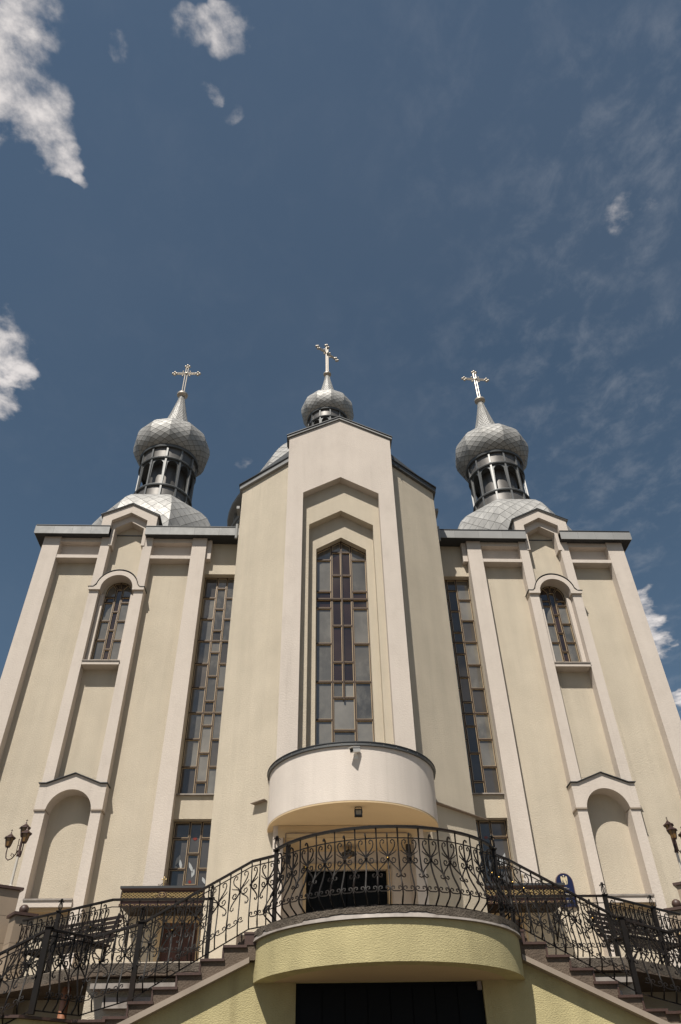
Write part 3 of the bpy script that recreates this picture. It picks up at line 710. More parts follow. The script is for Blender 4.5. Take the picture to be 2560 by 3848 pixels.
# main dome far behind the gable
MAINP = [(4.7, 25.6), (4.62, 26.4), (4.4, 27.5), (4.0, 28.5), (3.4, 29.5), (2.6, 30.4), (1.8, 31.1), (1.1, 31.6)]
md = tiled_dome('main_dome', [(r, z) for r, z in MAINP], 12, (0, 31, 0), R(15), 3, 13, CH, .02, 0)
MB().lathe([(5.05, 16.3), (5.05, 25.4)], 48, (0, 31, 0)).build('main_drum', 'drum_core', CH, smooth=40)
for (zr, rr) in ((23.6, 5.3), (23.85, 5.35), (25.3, 5.4), (25.5, 5.25)):
    MB().lathe([(rr-.4, zr-.08), (rr, zr-.08), (rr+.05, zr), (rr, zr+.08), (rr-.4, zr+.08)], 48, (0, 31, 0)).build('drum_ring', 'zinc_fascia', CH, smooth=30)
for i in range(24):
    a = 2*PI*i/24
    MB().prism_xy([(5.15*math.cos(a+q)+e*0, 31+5.15*math.sin(a+q)) for q, e in ((-.012, 0), (.012, 0))]+[(5.02*math.cos(a+.012), 31+5.02*math.sin(a+.012)), (5.02*math.cos(a-.012), 31+5.02*math.sin(a-.012))], 20, 25.4).build('drum_post', 'zinc_fascia', CH)
lantern((0, 31), 32.6, 34.70, R(6), R(38), 1.42)

# ------------------------------------------------------------------ terrace
TE = 13.30
TR = thing('terrace', 'raised church terrace with broken plaster edge behind the iron stairs', 'terrace', (0, 14, GZ))
tp = [(-4.15, TE), (4.15, TE), (6.35, 15.1), (6.9, 15.4), (6.9, 20.69), (-6.9, 20.69), (-6.9, 15.4), (-6.35, 15.1)]
MB().prism_xy(tp, 2.02, 2.19).build('slab', 'concrete', TR)
MB().prism_xy([(x*.992, y+.05) for x, y in tp], 2.192, TZ).build('floor', 'floor_tile', TR)
MB().box(-1.88, 2.1, 11.42, TE-.002, 2.02, 2.19).build('slab', 'concrete', TR)
MB().box(-1.84, 2.06, 11.42, TE+.04, 2.195, TZ-.001).build('floor', 'floor_tile', TR)
for s in (-1, 1):
    MB().box(s*1.9, s*4.3, TE+.25, TE+.6, GZ, 2.02).build('terrace_wall', 'stucco_yellow', TR)
    MB().prism_xy([(s*4.3, TE+.25), (s*4.3, 15.6), (s*7.2, 15.6), (s*7.2, 16), (s*4.0, 16), (s*4.0, TE+.6)], GZ, 2.019).build('terrace_wall', 'stucco_yellow', TR)
    MB().prism([(s*a, z) for a, z in ((1.92, 1.86), (4.2, 1.86), (4.2, 1.93), (1.92, 1.93))], TE+.02, TE+.26).build('edge_flashing', 'flashing', TR)
    MB().prism([(s*a, z) for a, z in ((1.92, 1.62), (4.0, 1.62), (4.0, 1.76), (1.92, 1.76))], TE+.12, TE+.252).build('edge_flashing', 'flashing', TR)
    # plaster hanging in ragged patches from the slab edge
    pts = [Vector((s*1.95, TE-.012)), Vector((s*4.15, TE-.012)), Vector((s*6.3, 15.06))]
    n_ = 46; A = []; Bq = []
    for i in range(n_+1):
        t = i/n_*2; k = min(int(t), 1); q = pts[k].lerp(pts[k+1], t-k)
        A.append((q.x, q.y, 2.185)); Bq.append((q.x, q.y+.005, 2.10-.07*random.random()**.7))
    back = [(a[0], a[1]+.03, a[2]) for a in A]; backb = [(a[0], a[1]+.03, a[2]) for a in Bq]
    pm = MB()
    for i in range(n_):
        pm.add([A[i], A[i+1], Bq[i+1], Bq[i], back[i], back[i+1], backb[i+1], backb[i]], [(0,1,2,3), (3,2,6,7), (0,4,5,1)])
    pm.build('broken_plaster', 'plaster_broken', TR, recalc=False)

# ------------------------------------------------------------------ stairs and lower balcony
ST = thing('staircase', 'double outdoor staircase with green stucco walls meeting at a round balcony', 'staircase', (0, 11.8, GZ))
LC = (0.18, 11.82); LR = 1.85; YS = 11.32; YW = 11.42
def lring(r, a0=180, a1=360, n=56): return [(LC[0]+r*math.cos(R(a0+(a1-a0)*i/n)), LC[1]+r*math.sin(R(a0+(a1-a0)*i/n))) for i in range(n+1)]
bo, bi = lring(LR), lring(LR-.25)
MB().prism_xy(bo+bi[::-1], 1.63, 2.085).build('balcony_wall', 'stucco_green', ST, smooth=30)
MB().prism_xy(lring(LR-.003), 1.638, 1.74).build('balcony_soffit', 'soffit', ST)
MB().prism_xy(lring(LR-.02), 2.087, 2.195).build('balcony_slab', 'concrete', ST)
MB().prism_xy(lring(LR-.1)+[(2.0, 12.2), (-1.8, 12.2)], 2.196, 2.208).build('balcony_floor', 'floor_tile', ST)
# crumbling concrete rim, flashing strip under it
n_ = 120; ro_ = lring(LR+.035, n=n_); rm = MB()
zt = [2.205+.012*random.random() for _ in ro_]; zb_ = []; lv_ = .0
for _ in ro_:
    if random.random() < .22: lv_ = random.choice((0, .012, .03, .055))
    zb_.append(2.158-lv_-.010*random.random())
for i in range(n_):
    j = i+1; d0 = .012*random.random()
    (xa, ya), (xb, yb) = ro_[i], ro_[j]
    ix = lambda p, k: (LC[0]+(p[0]-LC[0])*k, LC[1]+(p[1]-LC[1])*k)
    a2, b2_ = ix(ro_[i], .93), ix(ro_[j], .93)
    rm.add([(xa,ya,zb_[i]), (xb,yb,zb_[j]), (xb,yb,zt[j]), (xa,ya,zt[i]), (*a2,zb_[i]), (*b2_,zb_[j]), (*b2_,zt[j]), (*a2,zt[i])], [(0,1,2,3), (3,2,6,7), (0,4,5,1)])
rm.build('balcony_rim', 'plaster_broken', ST, recalc=False)
fl = MB()
for i in range(n_):
    (xa, ya), (xb, yb) = lring(LR+.045, n=n_)[i], lring(LR+.045, n=n_)[i+1]
    a2, b2_ = ix((xa, ya), .96), ix((xb, yb), .96)
    fl.add([(xa,ya,2.088), (xb,yb,2.088), (*ix((xb,yb),.985),2.16), (*ix((xa,ya),.985),2.16), (*a2,2.088), (*b2_,2.088)], [(0,1,2,3), (0,4,5,1)])
fl.build('balcony_flashing', 'flashing', ST, recalc=False)
# wall with the dark gateway below
ox0, ox1 = -1.06, 1.41
RUN, RISE = .288, .155
def tread_z(k): return TZ-RISE*(k+1)
NT = 6; LZ = TZ-RISE*(NT+.2)                          # mid landing level
for s in (-1, 1):
    x0 = 1.74 if s < 0 else 2.02                      # where the flight leaves the landing
    xe = x0+RUN*NT
    # stepped flank, sloping trim, wall
    saw = [(s*(x0-.2), TZ-.12), (s*x0, TZ-.12)]
    for k in range(NT):
        saw += [(s*(x0+RUN*k), tread_z(k)-.03), (s*(x0+RUN*(k+1)), tread_z(k)-.03)]
    saw += [(s*xe, LZ-.03), (s*6.5, LZ-.03), (s*6.5, LZ-.16), (s*(xe+.02), LZ-.16), (s*x0, TZ-.33), (s*(x0-.2), TZ-.33)]
    MB().prism(saw, YS, 13.2).build('stair_flank', 'concrete', ST)
    trim = [(s*(x0-.06), TZ-.30), (s*(xe+.0), LZ-.13), (s*6.5, LZ-.13), (s*6.5, LZ-.195), (s*(xe-.02), LZ-.195), (s*(x0-.06), TZ-.365)]
    MB().prism(trim, YS-.05, YW+.02).build('stringer_trim', 'stringer_trim', ST)
    wall = [(s*(x0-.4), GZ), (s*6.5, GZ), (s*6.5, LZ-.17), (s*xe, LZ-.17), (s*(x0-.06), TZ-.34), (s*(x0-.4), TZ-.34)]
    MB().prism(wall, YW, 13.0).build('stair_wall', 'stucco_green', ST)
    for k in range(NT):
        xa, xb = x0+RUN*k-.02, x0+RUN*(k+1)+.012
        MB().box(s*xa, s*xb, YS-.035, 13.22, tread_z(k)-.03, tread_z(k)).build('tread', 'granite', ST)
        MB().box(s*(x0+RUN*(k+1)-.004), s*(x0+RUN*(k+1)+.018), YS-.012, 13.2, tread_z(k+1) if k < NT-1 else LZ, tread_z(k)-.031).build('riser', 'granite', ST)
    MB().box(s*(x0-.19), s*(x0+.018), YS-.012, 13.2, tread_z(0)+.001, TZ-.03).build('riser', 'granite', ST)
    MB().box(s*(x0-.2), s*(x0+.03), YS-.02, 13.2, TZ-.029, TZ-.002).build('tread', 'granite', ST)
    MB().prism_xy([(s*(xe-.03), YS-.05), (s*3.85, YS-.05), (s*4.35, 10.75), (s*6.5, 10.75), (s*6.5, 13.2), (s*(xe-.03), 13.2)], LZ-.03, LZ).build('mid_landing', 'granite', ST)
    MB().prism_xy([(s*3.9, YS+.01), (s*4.36, 10.82), (s*6.5, 10.82), (s*6.5, YW-.01), (s*3.9, YW-.01)], GZ, LZ-.032).build('landing_wall', 'stucco_green', ST)
MB().box(-1.9, ox0, YW+.002, 13.0, GZ, 1.70).build('gate_wall', 'stucco_green', ST)
MB().box(ox1, 2.3, YW+.002, 13.0, GZ, 1.70).build('gate_wall', 'stucco_green', ST)
MB().box(ox0, ox1, YW+.002, 13.0, 1.632, 1.70).build('gate_lintel', 'stucco_green', ST)
gt = MB().box(ox0, ox1, YW+.05, YW+.12, GZ, 1.631).build('gate', 'gate_metal', ST)
for i in range(8):
    xa = ox0+.05+(ox1-ox0-.1)*i/8
    MB().box(xa+.01, xa+(ox1-ox0-.1)/8-.01, YW+.035, YW+.052, GZ+.1, 1.58).build('gate_panel', 'gate_metal', gt)
MB().box(ox1-.07, ox1-.02, YW-.02, YW+.05, 1.53, 1.625).build('door_closer', 'flashing', ST)

# ------------------------------------------------------------------ wrought iron
BEL = [.115]
def belly(h):
    a = BEL[0]
    return a*(math.exp(-((h-.16)/(.23 if h > .16 else .105))**2)-.03)
UPSC = [(0,.60),(.02,.64),(.055,.68),(.088,.73),(.098,.775),(.088,.81),(.064,.823),(.044,.808),(.046,.782),(.064,.775)]
LEAF = [(0,.60),(.03,.632),(.066,.652),(.098,.672),(.112,.69)]
LOSC = [(0,.595),(.022,.56),(.052,.536),(.084,.538),(.098,.566),(.086,.594),(.06,.596),(.048,.576),(.062,.562)]
HEART = [(0,.59),(.03,.545),(.07,.50),(.112,.455),(.138,.41),(.1405,.37)]
HTAIL = [(.1405,.405),(.15,.365),(.172,.345),(.194,.358),(.194,.384),(.176,.390)]
LOWC = [(.071,.168),(.036,.168),(.012,.184),(.010,.21),(.026,.228),(.048,.222),(.05,.202),(.036,.196)]
SMALLX = [(0,.595),(.03,.545),(.075,.50),(.108,.455),(.118,.415),(.1,.388),(.076,.396),(.078,.42)]
def rail_span(root, mp, length, pitch=.285, hearts=True, hooks=True, H=.95, bot=.04, r=.0112, ends=(True, True), flip=0):
    """one straight or curved span; mp(s,h,o) -> world point"""
    n = max(1, round(length/(pitch/2))); d = length/n; k = d/(.1425)
    m = max(2, int(length/.12))
    ss = [length*i/m for i in range(m+1)]
    hr = MB()
    prof = [(-.024, -.012), (.024, -.012), (.024, .012), (.012, .022), (-.012, .022), (-.024, .012)]
    rings = [[mp(q, H+b, a) for a, b in prof] for q in ss]
    vs = [p for g_ in rings for p in g_]; K = len(prof); fs = []
    for i in range(m):
        for j in range(K): fs.append((i*K+j, i*K+(j+1)%K, (i+1)*K+(j+1)%K, (i+1)*K+j))
    fs += [tuple(range(K)), tuple(range(m*K+K-1, m*K-1, -1))]
    hr.add(vs, fs).build('handrail', 'iron', root)
    MB().tube([mp(q, .845, 0) for q in ss], .009, 4).build('upper_bar', 'iron', root)
    MB().tube([mp(q, bot, belly(bot)) for q in ss], .010, 4).build('lower_bar', 'iron', root)
    hh = [bot]+[.06, .085, .11, .135, .16, .20, .25, .30, .36, .43, .52, .62, .72, .80]
    for i in range(n+1):
        q = d*i
        if (i == 0 and not ends[0]) or (i == n and not ends[1]): continue
        tall = (i+flip) % 2 == 0
        if tall:
            pts = [mp(q, h, belly(h)) for h in hh]+[mp(q, H-.01, 0)]
            MB().tube(pts, r, 4, twist=.35).build('baluster', 'iron', root)
        else:
            pts = [mp(q, h, belly(h)) for h in hh]
            if hooks: pts += [mp(q, .865, 0), mp(q, .888, .012), mp(q, .895, .032), mp(q, .88, .05), mp(q, .86, .052)]
            else: pts += [mp(q, .87, 0)]
            MB().tube(pts, r, 4).build('baluster', 'iron', root)
            mo = MB()
            for sg in (-1, 1):
                if not (0 <= q+sg*.10*k <= length): continue
                for cv, rad in ((UPSC, .0105), (LEAF, .0105), (LOSC, .0105), ((HEART if hearts else SMALLX), .0105)):
                    mo.tube([mp(q+sg*a*k, h, belly(h)+.012) for a, h in cv], rad, 4, r2=rad*(.55 if cv is LEAF else .8))
                if hearts: mo.tube([mp(q+sg*(.281-a)*k, h, belly(h)+.012) for a, h in HTAIL], .009, 4)
            o = mo
            o.ball(tuple(mp(q, .597, belly(.597)+.014)), .024, 7, 1.0)
            sc = o.build('scrollwork', 'iron', root)
            if random.random() < .3:
                MB().ball(tuple(mp(q+random.uniform(-.006, .006), .60+random.uniform(-.012, .012), belly(.6)+.034)), .009, 5).build('gold_fleck', 'iron_gold', sc)
        lc = MB()
        for sg in (-1, 1):
            if 0 <= q+sg*.075 <= length: lc.tube([mp(q+sg*a*k, h, belly(h)+.008) for a, h in LOWC], .008, 4)
        if lc.v: lc.build('small_scroll', 'iron', root)
def post(root, x, y, z0, z1, w_=.036, finial=True):
    MB().box(x-w_, x+w_, y-w_, y+w_, z0, z1).build('post', 'iron', root)
    MB().box(x-w_-.018, x+w_+.018, y-w_-.018, y+w_+.018, z1+.001, z1+.014).build('post_cap', 'iron', root)
    if finial:
        f_ = MB()
        for k in range(6):
            a = 2*PI*k/6
            f_.tube([(x+rr*math.cos(a), y+rr*math.sin(a), z1+.014+h) for rr, h in ((.008, 0), (.030, .035), (.034, .075), (.022, .12), (.008, .14))], .006, 4)
            f_.tube([(x+rr*math.cos(a), y+rr*math.sin(a), z1+.014+h) for rr, h in ((.01, .14), (.03, .155), (.045, .15), (.05, .135))], .006, 4)
        f_.ball((x, y, z1+.185), .026, 8)
        f_.build('finial', 'iron', root)
def straight(p0, p1, out):
    a = Vector(p0); b = Vector(p1); Lh = math.hypot(b.x-a.x, b.y-a.y); o_ = Vector((*out, 0)).normalized()
    f = lambda s, h, o: a.lerp(b, s/Lh)+Vector((0, 0, h))+o_*o
    return f, Lh
# balcony railing
RR = 1.71
BR = thing('balcony_railing', 'bowed black wrought iron railing with heart scrolls round the balcony', 'railing', (LC[0], LC[1]-RR, TZ))
A0, A1 = 180+26, 360-26
def bmap(s, h, o):
    a = R(A0)+s/RR; r = RR+o
    return Vector((LC[0]+r*math.cos(a), LC[1]+r*math.sin(a), TZ+h))
BEL[0] = .17
rail_span(BR, bmap, RR*R(A1-A0), pitch=.285, hearts=True, H=.985)
BEL[0] = .115
for a in (A0-.8, A1+.8):
    post(BR, LC[0]+RR*math.cos(R(a)), LC[1]+RR*math.sin(R(a)), TZ, TZ+.97, .03)
# stair railings
for s in (-1, 1):
    lab = 'black wrought iron stair railing descending towards the orange drainpipe' if s < 0 else 'black wrought iron stair railing descending under the blue plaque'
    SR = thing('stair_railing', lab, 'railing', (s*3, YS+.05, 1.2), 'railings of the two flights')
    yb = YS+.06
    xb = LC[0]+s*RR*math.cos(R(26)); 
    xs_ = x0s = 1.74 if s < 0 else 2.02
    pA = (xb, LC[1]-RR*math.sin(R(26))+.02, TZ); pB = (s*(xs_-.02), yb, TZ)
    xm = xs_+RUN*5.0; pC = (s*xm, yb, TZ-RISE*5.1)
    pD = (s*(xm+.62), yb, LZ+.01); pE = (s*(xm+1.06), 10.84, LZ+.01); pF = (s*(xm+2.4), 10.84, LZ-.66)
    f, ln = straight(pA, pB, (0, -1)); rail_span(SR, f, ln, hearts=False, H=.91, ends=(False, True))
    f, ln = straight(pB, pC, (0, -1)); rail_span(SR, f, ln, hearts=False, H=.91, pitch=.30, ends=(False, False))
    f, ln = straight(pC, pD, (0, -1)); rail_span(SR, f, ln, hearts=False, H=.91, ends=(False, True))
    f, ln = straight(pD, pE, (s*-.7, -.7)); rail_span(SR, f, ln, hearts=False, H=.91, ends=(False, False))
    f, ln = straight(pE, pF, (0, -1)); rail_span(SR, f, ln, hearts=False, H=.91, ends=(False, True))
    post(SR, pC[0], pC[1], pC[2]-.02, pC[2]+.93, .032, s < 0)
    post(SR, pE[0], pE[1], pE[2], pE[2]+.93, .034, False)
# terrace railings
for s in (-1, 1):
    lab = 'black iron terrace railing ending at the ball pillar, in front of the bench %s' % ('beside the copper drainpipe' if s < 0 else 'near the blue plaque')
    lab = ('black iron terrace railing before the dark bench, above the orange drainpipe' if s < 0 else 'black iron terrace railing before the dark bench, near the blue plaque')
    T = thing('terrace_railing', lab, 'railing', (s*4.15, 13.66, TZ), 'railings along the terrace edge')
    q0 = (s*2.52, 13.66, TZ); q1 = (s*4.15, 13.66, TZ); q2 = (s*6.02, 15.08, TZ)
    f, ln = straight(q0, q1, (0, -1)); rail_span(T, f, ln, hearts=False, ends=(False, False))
    f, ln = straight(q1, q2, (s*.6, -.8)); rail_span(T, f, ln, hearts=False, ends=(False, True), pitch=.27)
    post(T, *q0[:2], TZ, TZ+.96, .032)
    if s > 0: post(T, *q1[:2], TZ, TZ+.96, .032)
    mq = Vector(q1).lerp(Vector(q2), .62 if s > 0 else .58); post(T, mq.x, mq.y, TZ, TZ+.96, .032)

# ------------------------------------------------------------------ benches
for s in (-1, 1):
    lab = 'dark slatted park bench on the terrace by the ball pillar above the drainpipe' if s < 0 else 'dark slatted park bench on the terrace below and beside the blue plaque'
    c0 = Vector((s*5.05, 14.92, TZ))
    Bn = thing('bench', lab, 'bench', tuple(c0), 'benches on the terrace')
    dx = Vector((s*.84, .54, 0)).normalized(); dyv = Vector((-dx.y, dx.x, 0))
    if dyv.y < 0: dyv = -dyv                            # towards the church
    def bw(a, d, h): return c0+dx*a+dyv*d+Vector((0, 0, h))
    def plank(a0, a1, d0, d1, h0, h1, dt=0.0):
        pts = [bw(a, d+(dt if h == h1 else 0), h) for h in (h0, h1) for (a, d) in ((a0, d0), (a1, d0), (a1, d1), (a0, d1))]
        return MB().add(pts, [(0,1,2,3), (4,5,6,7), (0,1,5,4), (1,2,6,5), (2,3,7,6), (3,0,4,7)])
    HL = .82
    for i in range(6): plank(-HL, HL, -.36+.085*i, -.36+.085*i+.062, .43, .465).build('seat_slat', 'bench_wood', Bn)
    for i in range(6): plank(-HL, HL, .16+.028*i, .195+.028*i, .52+.078*i, .572+.078*i, .018).build('back_slat', 'bench_wood', Bn)
    for a in (-.72, .72):
        lg = MB()
        lg.tube([bw(a, -.32, 0), bw(a, -.27, .2), bw(a, -.33, .43), bw(a, -.1, .42), bw(a, .13, .42), bw(a, .2, .6), bw(a, .34, .99)], .028, 6)
        lg.tube([bw(a, .13, .42), bw(a, .12, .2), bw(a, .22, 0)], .028, 6)
        lg.build('bench_leg', 'iron', Bn)
        MB().tube([bw(a, -.32, .44), bw(a, -.38, .58), bw(a, -.30, .68), bw(a, -.1, .68), bw(a, .2, .66)], .022, 6).build('armrest', 'iron', Bn)

# ------------------------------------------------------------------ pillars and lamps
def pillar(root, x, y, w_, z0, z1, ang, rows):
    ca, sa = math.cos(ang), math.sin(ang)
    def P(a, b): return (x+a*ca-b*sa, y+a*sa+b*ca)
    def sq(h): return [P(-h, -h), P(h, -h), P(h, h), P(-h, h)]
    MB().prism_xy(sq(w_-.012), z0, z1).build('core', 'pillar_core', root)
    hgt = (z1-z0)/rows; tl = .008
    for k in range(rows):
        for side in range(4):
            a0, a1 = -w_+.003, w_-.003
            q = [(a0, -w_), (a1, -w_), (a1, -w_+.011), (a0, -w_+.011)]
            rr = side*PI/2; cr_, sr_ = math.cos(rr), math.sin(rr)
            q = [P(a*cr_-b*sr_, a*sr_+b*cr_) for a, b in q]
            MB().prism_xy(q, z0+hgt*k+.003, z0+hgt*(k+1)-.003).build('tile', 'pillar_tile', root)
    MB().prism_xy(sq(w_+.05), z1+.001, z1+.05).build('coping', 'granite', root)
for s in (-1, 1):
    wd_ = 'above the orange drainpipe' if s < 0 else 'at the picture edge beyond the blue plaque'
    Ps = thing('ball_pillar', 'short tiled pillar with stone ball on its coping, '+('left end of terrace' if s < 0 else 'right end of terrace'), 'pillar', (s*6.17, 15.42, GZ), 'ball pillars at the terrace ends')
    pillar(Ps, s*6.17, 15.42, .17, GZ, 3.28, R(-35)*-s*-1, 11)
    MB().ball((s*6.17, 15.42, 3.415), .088, 16).build('stone_ball', 'granite', Ps, smooth=60)
    Pb = thing('lamp_pillar', 'tall tiled pillar with granite coping carrying the lamp, '+('left picture edge' if s < 0 else 'right picture edge'), 'pillar', (s*6.86, 15.98, GZ), 'lamp pillars at the terrace ends')
    pillar(Pb, s*6.86, 15.98, .26, GZ, 3.86, R(-35)*s, 12)
    Lp = thing('street_lamp', 'triple lantern lamp with copper roofs on white pole, '+('left picture edge' if s < 0 else 'right picture edge'), 'street lamp', (s*6.70, 15.9, 3.91), 'lamps on the tall pillars')
    lx, ly = s*6.70, 15.9
    MB().lathe([(.05, 3.912), (.05, 3.94), (.026, 3.96), (.026, 4.50)], 12, (lx, ly, 0)).build('pole', 'lamp_pole', Lp, smooth=40)
    MB().lathe([(.032, 4.48), (.04, 4.50), (.034, 4.53), (.026, 4.56), (.026, 4.84)], 10, (lx, ly, 0)).build('upper_pole', 'lamp_copper', Lp, smooth=40)
    arms = [(-.27, .05), (.13, -.22)] if s < 0 else [(-.08, -.25), (.28, .05)]
    def lantern_head(x, y, z, h=.30):
        k = h/.30
        bd = MB().lathe([(.012, 0), (.045, .01), (.055, .03)], 6, (x, y, z)).build('lantern_base', 'lamp_copper', Lp)
        MB().lathe([(.050*k, .03), (.083*k, .185)], 6, (x, y, z)).build('lantern_glass', 'lamp_glass', Lp)
        fr = MB()
        for q in range(6):
            a = 2*PI*q/6
            fr.tube([(x+.052*math.cos(a), y+.052*math.sin(a), z+.03), (x+.086*math.cos(a), y+.086*math.sin(a), z+.187)], .006, 4)
        fr.build('lantern_ribs', 'lamp_copper', Lp)
        MB().lathe([(.085, .186), (.118, .180), (.116, .195), (.07, .225), (.035, .255), (.022, .275), (.012, .29)], 6, (x, y, z)).build('lantern_roof', 'lamp_copper', Lp)
        fn = MB().ball((x, y, z+.30), .014, 6); fn.tube([(x, y, z+.30), (x, y, z+.36)], .006, 4); fn.tube([(x-.02, y, z+.338), (x+.02, y, z+.338)], .006, 4)
        fn.build('lantern_finial', 'lamp_copper', Lp)
    lantern_head(lx, ly, 4.84)
    for (ax, ay) in arms:
        ln = math.hypot(ax, ay); ux, uy = ax/ln, ay/ln
        Q = lambda t, z: (lx+ux*t, ly+uy*t, z)
        a_ = MB()
        a_.tube([Q(.03, 4.60), Q(.07, 4.52), Q(.13, 4.445), Q(.20, 4.425), Q(ln-.02, 4.47), Q(ln, 4.56), Q(ln, 4.66)], .011, 6)
        a_.tube([Q(.17, 4.43), Q(.10, 4.47), Q(.105, 4.53), Q(.15, 4.545), Q(.165, 4.51), Q(.14, 4.495)], .008, 5)
        a_.tube([Q(.02, 4.68), Q(.06, 4.70), Q(.065, 4.80)], .008, 5); a_.ball(Q(.065, 4.81), .014, 6)
        a_.tube([Q(.06, 4.56), Q(.065, 4.70)], .008, 5)
        a_.build('lamp_arm', 'lamp_copper', Lp)
        lantern_head(lx+ax, ly+ay, 4.66)

# ------------------------------------------------------------------ door canopies
for s in (-1, 1):
    lab = 'ornate dark metal door canopy with gold lattice, below the stained lower window left' if s < 0 else 'ornate dark metal door canopy with gold lattice, next to the blue plaque'
    C_ = thing('door_canopy', lab, 'canopy', (s*4.38, WW, 4.35), 'canopies over the side doors')
    xa, xb = sorted((s*3.40, s*5.36)); yf = 19.50
    MB().prism_xy([(xa-.03, yf-.06), (xb+.03, yf-.06), (xb+.03, WW-.002), (xa-.03, WW-.002)], 4.75, 4.80).build('canopy_top', 'dark_metal', C_)
    MB().add([(xa-.03, yf-.06, 4.75), (xb+.03, yf-.06, 4.75), (xb-.03, yf+.01, 4.685), (xa+.03, yf+.01, 4.685)], [(0,1,2,3)]).build('canopy_cove', 'lamp_copper', C_, recalc=False)
    MB().box(xa, xb, yf+.035, yf+.05, 4.43, 4.70).build('canopy_board', 'door_wood', C_)
    MB().ring(rect(xa, xb, 4.52, 4.695), rect(xa+.02, xb-.02, 4.54, 4.675), yf-.015, yf+.036).build('lattice_frame', 'lamp_copper', C_)
    lt = MB(); n_ = 22; hh_ = 4.675-4.54; st = (xb-xa-.04)/n_
    for i in range(-3, n_+1):
        for sg in (0, 1):
            x_a = xa+.02+st*i; x_b = x_a+hh_*1.5
            if sg: x_a, x_b = x_b, x_a
            za, zb__ = 4.54, 4.675
            def clip(xq): return za+(zb__-za)*(xq-x_a)/(x_b-x_a)
            l0, l1 = xa+.02, xb-.02
            p, q = (x_a, za), (x_b, zb__)
            pts = [p, q]
            out_ = []
            for (u_, v_) in pts:
                if u_ < l0: u_, v_ = l0, clip(l0)
                if u_ > l1: u_, v_ = l1, clip(l1)
                out_.append((u_, v_))
            if abs(out_[0][0]-out_[1][0]) < .01: continue
            lt.tube([(out_[0][0], yf+.003*sg, out_[0][1]), (out_[1][0], yf+.003*sg, out_[1][1])], .008, 4)
    lt.build('lattice', 'gold', C_)
    cm = (xa+xb)/2
    md_ = MB(); md_.prism([(cm+.11*math.cos(R(a)), 4.607+.075*math.sin(R(a))) for a in range(0, 360, 20)], yf-.03, yf+.02); mdo = md_.build('medallion', 'lamp_copper', C_)
    q = MB(); q.box(cm-.045, cm+.045, yf-.045, yf-.031, 4.60, 4.615); q.box(cm-.008, cm+.008, yf-.046, yf-.031, 4.565, 4.655)
    q.tube([(cm+.085*math.cos(R(a)), yf-.034, 4.607+.055*math.sin(R(a))) for a in range(0, 360, 20)], .006, 4, closed=True)
    for d in (-1, 1):
        q.tube([(cm+d*u_, yf-.02, 4.607+v_) for u_, v_ in ((.11, 0), (.15, .03), (.19, .01), (.22, -.02), (.25, 0))], .009, 4)
        q.tube([(cm+d*u_, yf-.02, 4.607+v_) for u_, v_ in ((.11, -.02), (.14, -.05), (.17, -.045), (.17, -.025))], .007, 4)
    q.build('medallion_cross', 'gold', mdo)
    MB().box(xa-.01, xb+.01, yf-.02, yf+.03, 4.355, 4.425).build('lower_rim', 'lamp_copper', C_)
    lr = MB()
    for i in range(16):
        xq = xa+.06+(xb-xa-.12)*i/15
        lr.tube([(xq+.04*math.cos(R(a)), yf-.028, 4.375+.03*math.sin(R(a))) for a in range(0, 181, 30)], .005, 4)
    lr.build('rim_ornament', 'gold', C_)
    MB().add([(xa, yf+.02, 4.40), (xb, yf+.02, 4.40), (xb, WW-.003, 4.42), (xa, WW-.003, 4.42)], [(0,1,2,3)]).build('canopy_ceiling', 'bench_wood', C_, recalc=False)
    for xx in (xa+.02, xb-.02):
        MB().box(xx-.012, xx+.012, yf+.04, WW-.002, 4.42, 4.75).build('canopy_side', 'lamp_copper', C_)
        br_ = MB(); br_.tube([(xx, yf+.1, 4.36), (xx, yf+.45, 4.30), (xx, 20.3, 4.12), (xx, WW-.03, 3.80)], .02, 5)
        br_.tube([(xx, WW-.03, 4.36), (xx, WW-.03, 3.75)], .02, 5)
        br_.tube([(xx, 20.25+.12*math.cos(R(a)), 4.28+.10*math.sin(R(a))) for a in range(0, 340, 30)], .012, 4)
        br_.build('canopy_bracket', 'iron', C_)
    cr = MB()
    cr.tube([(cm, yf, 4.80), (cm, yf, 5.0)], .011, 4); cr.tube([(cm-.045, yf, 4.955), (cm+.045, yf, 4.955)], .011, 4)
    for (u_, v_) in ((-.045, 4.955), (.045, 4.955), (0, 5.0)): cr.ball((cm+u_, yf, v_), .018, 6)
    cr.build('crest_cross', 'gold', C_)
    cs_ = MB()
    for d in (-1, 1):
        cs_.tube([(cm+d*u_, yf, 4.80+v_) for u_, v_ in ((0, .07), (.04, .06), (.08, .02), (.115, .01), (.13, .035), (.11, .05), (.095, .035))], .008, 4)
        cs_.tube([(cm+d*u_, yf, 4.80+v_) for u_, v_ in ((.02, .005), (.05, .04), (.035, .06), (.015, .05))], .008, 4)
    cs_.build('crest', 'lamp_copper', C_)

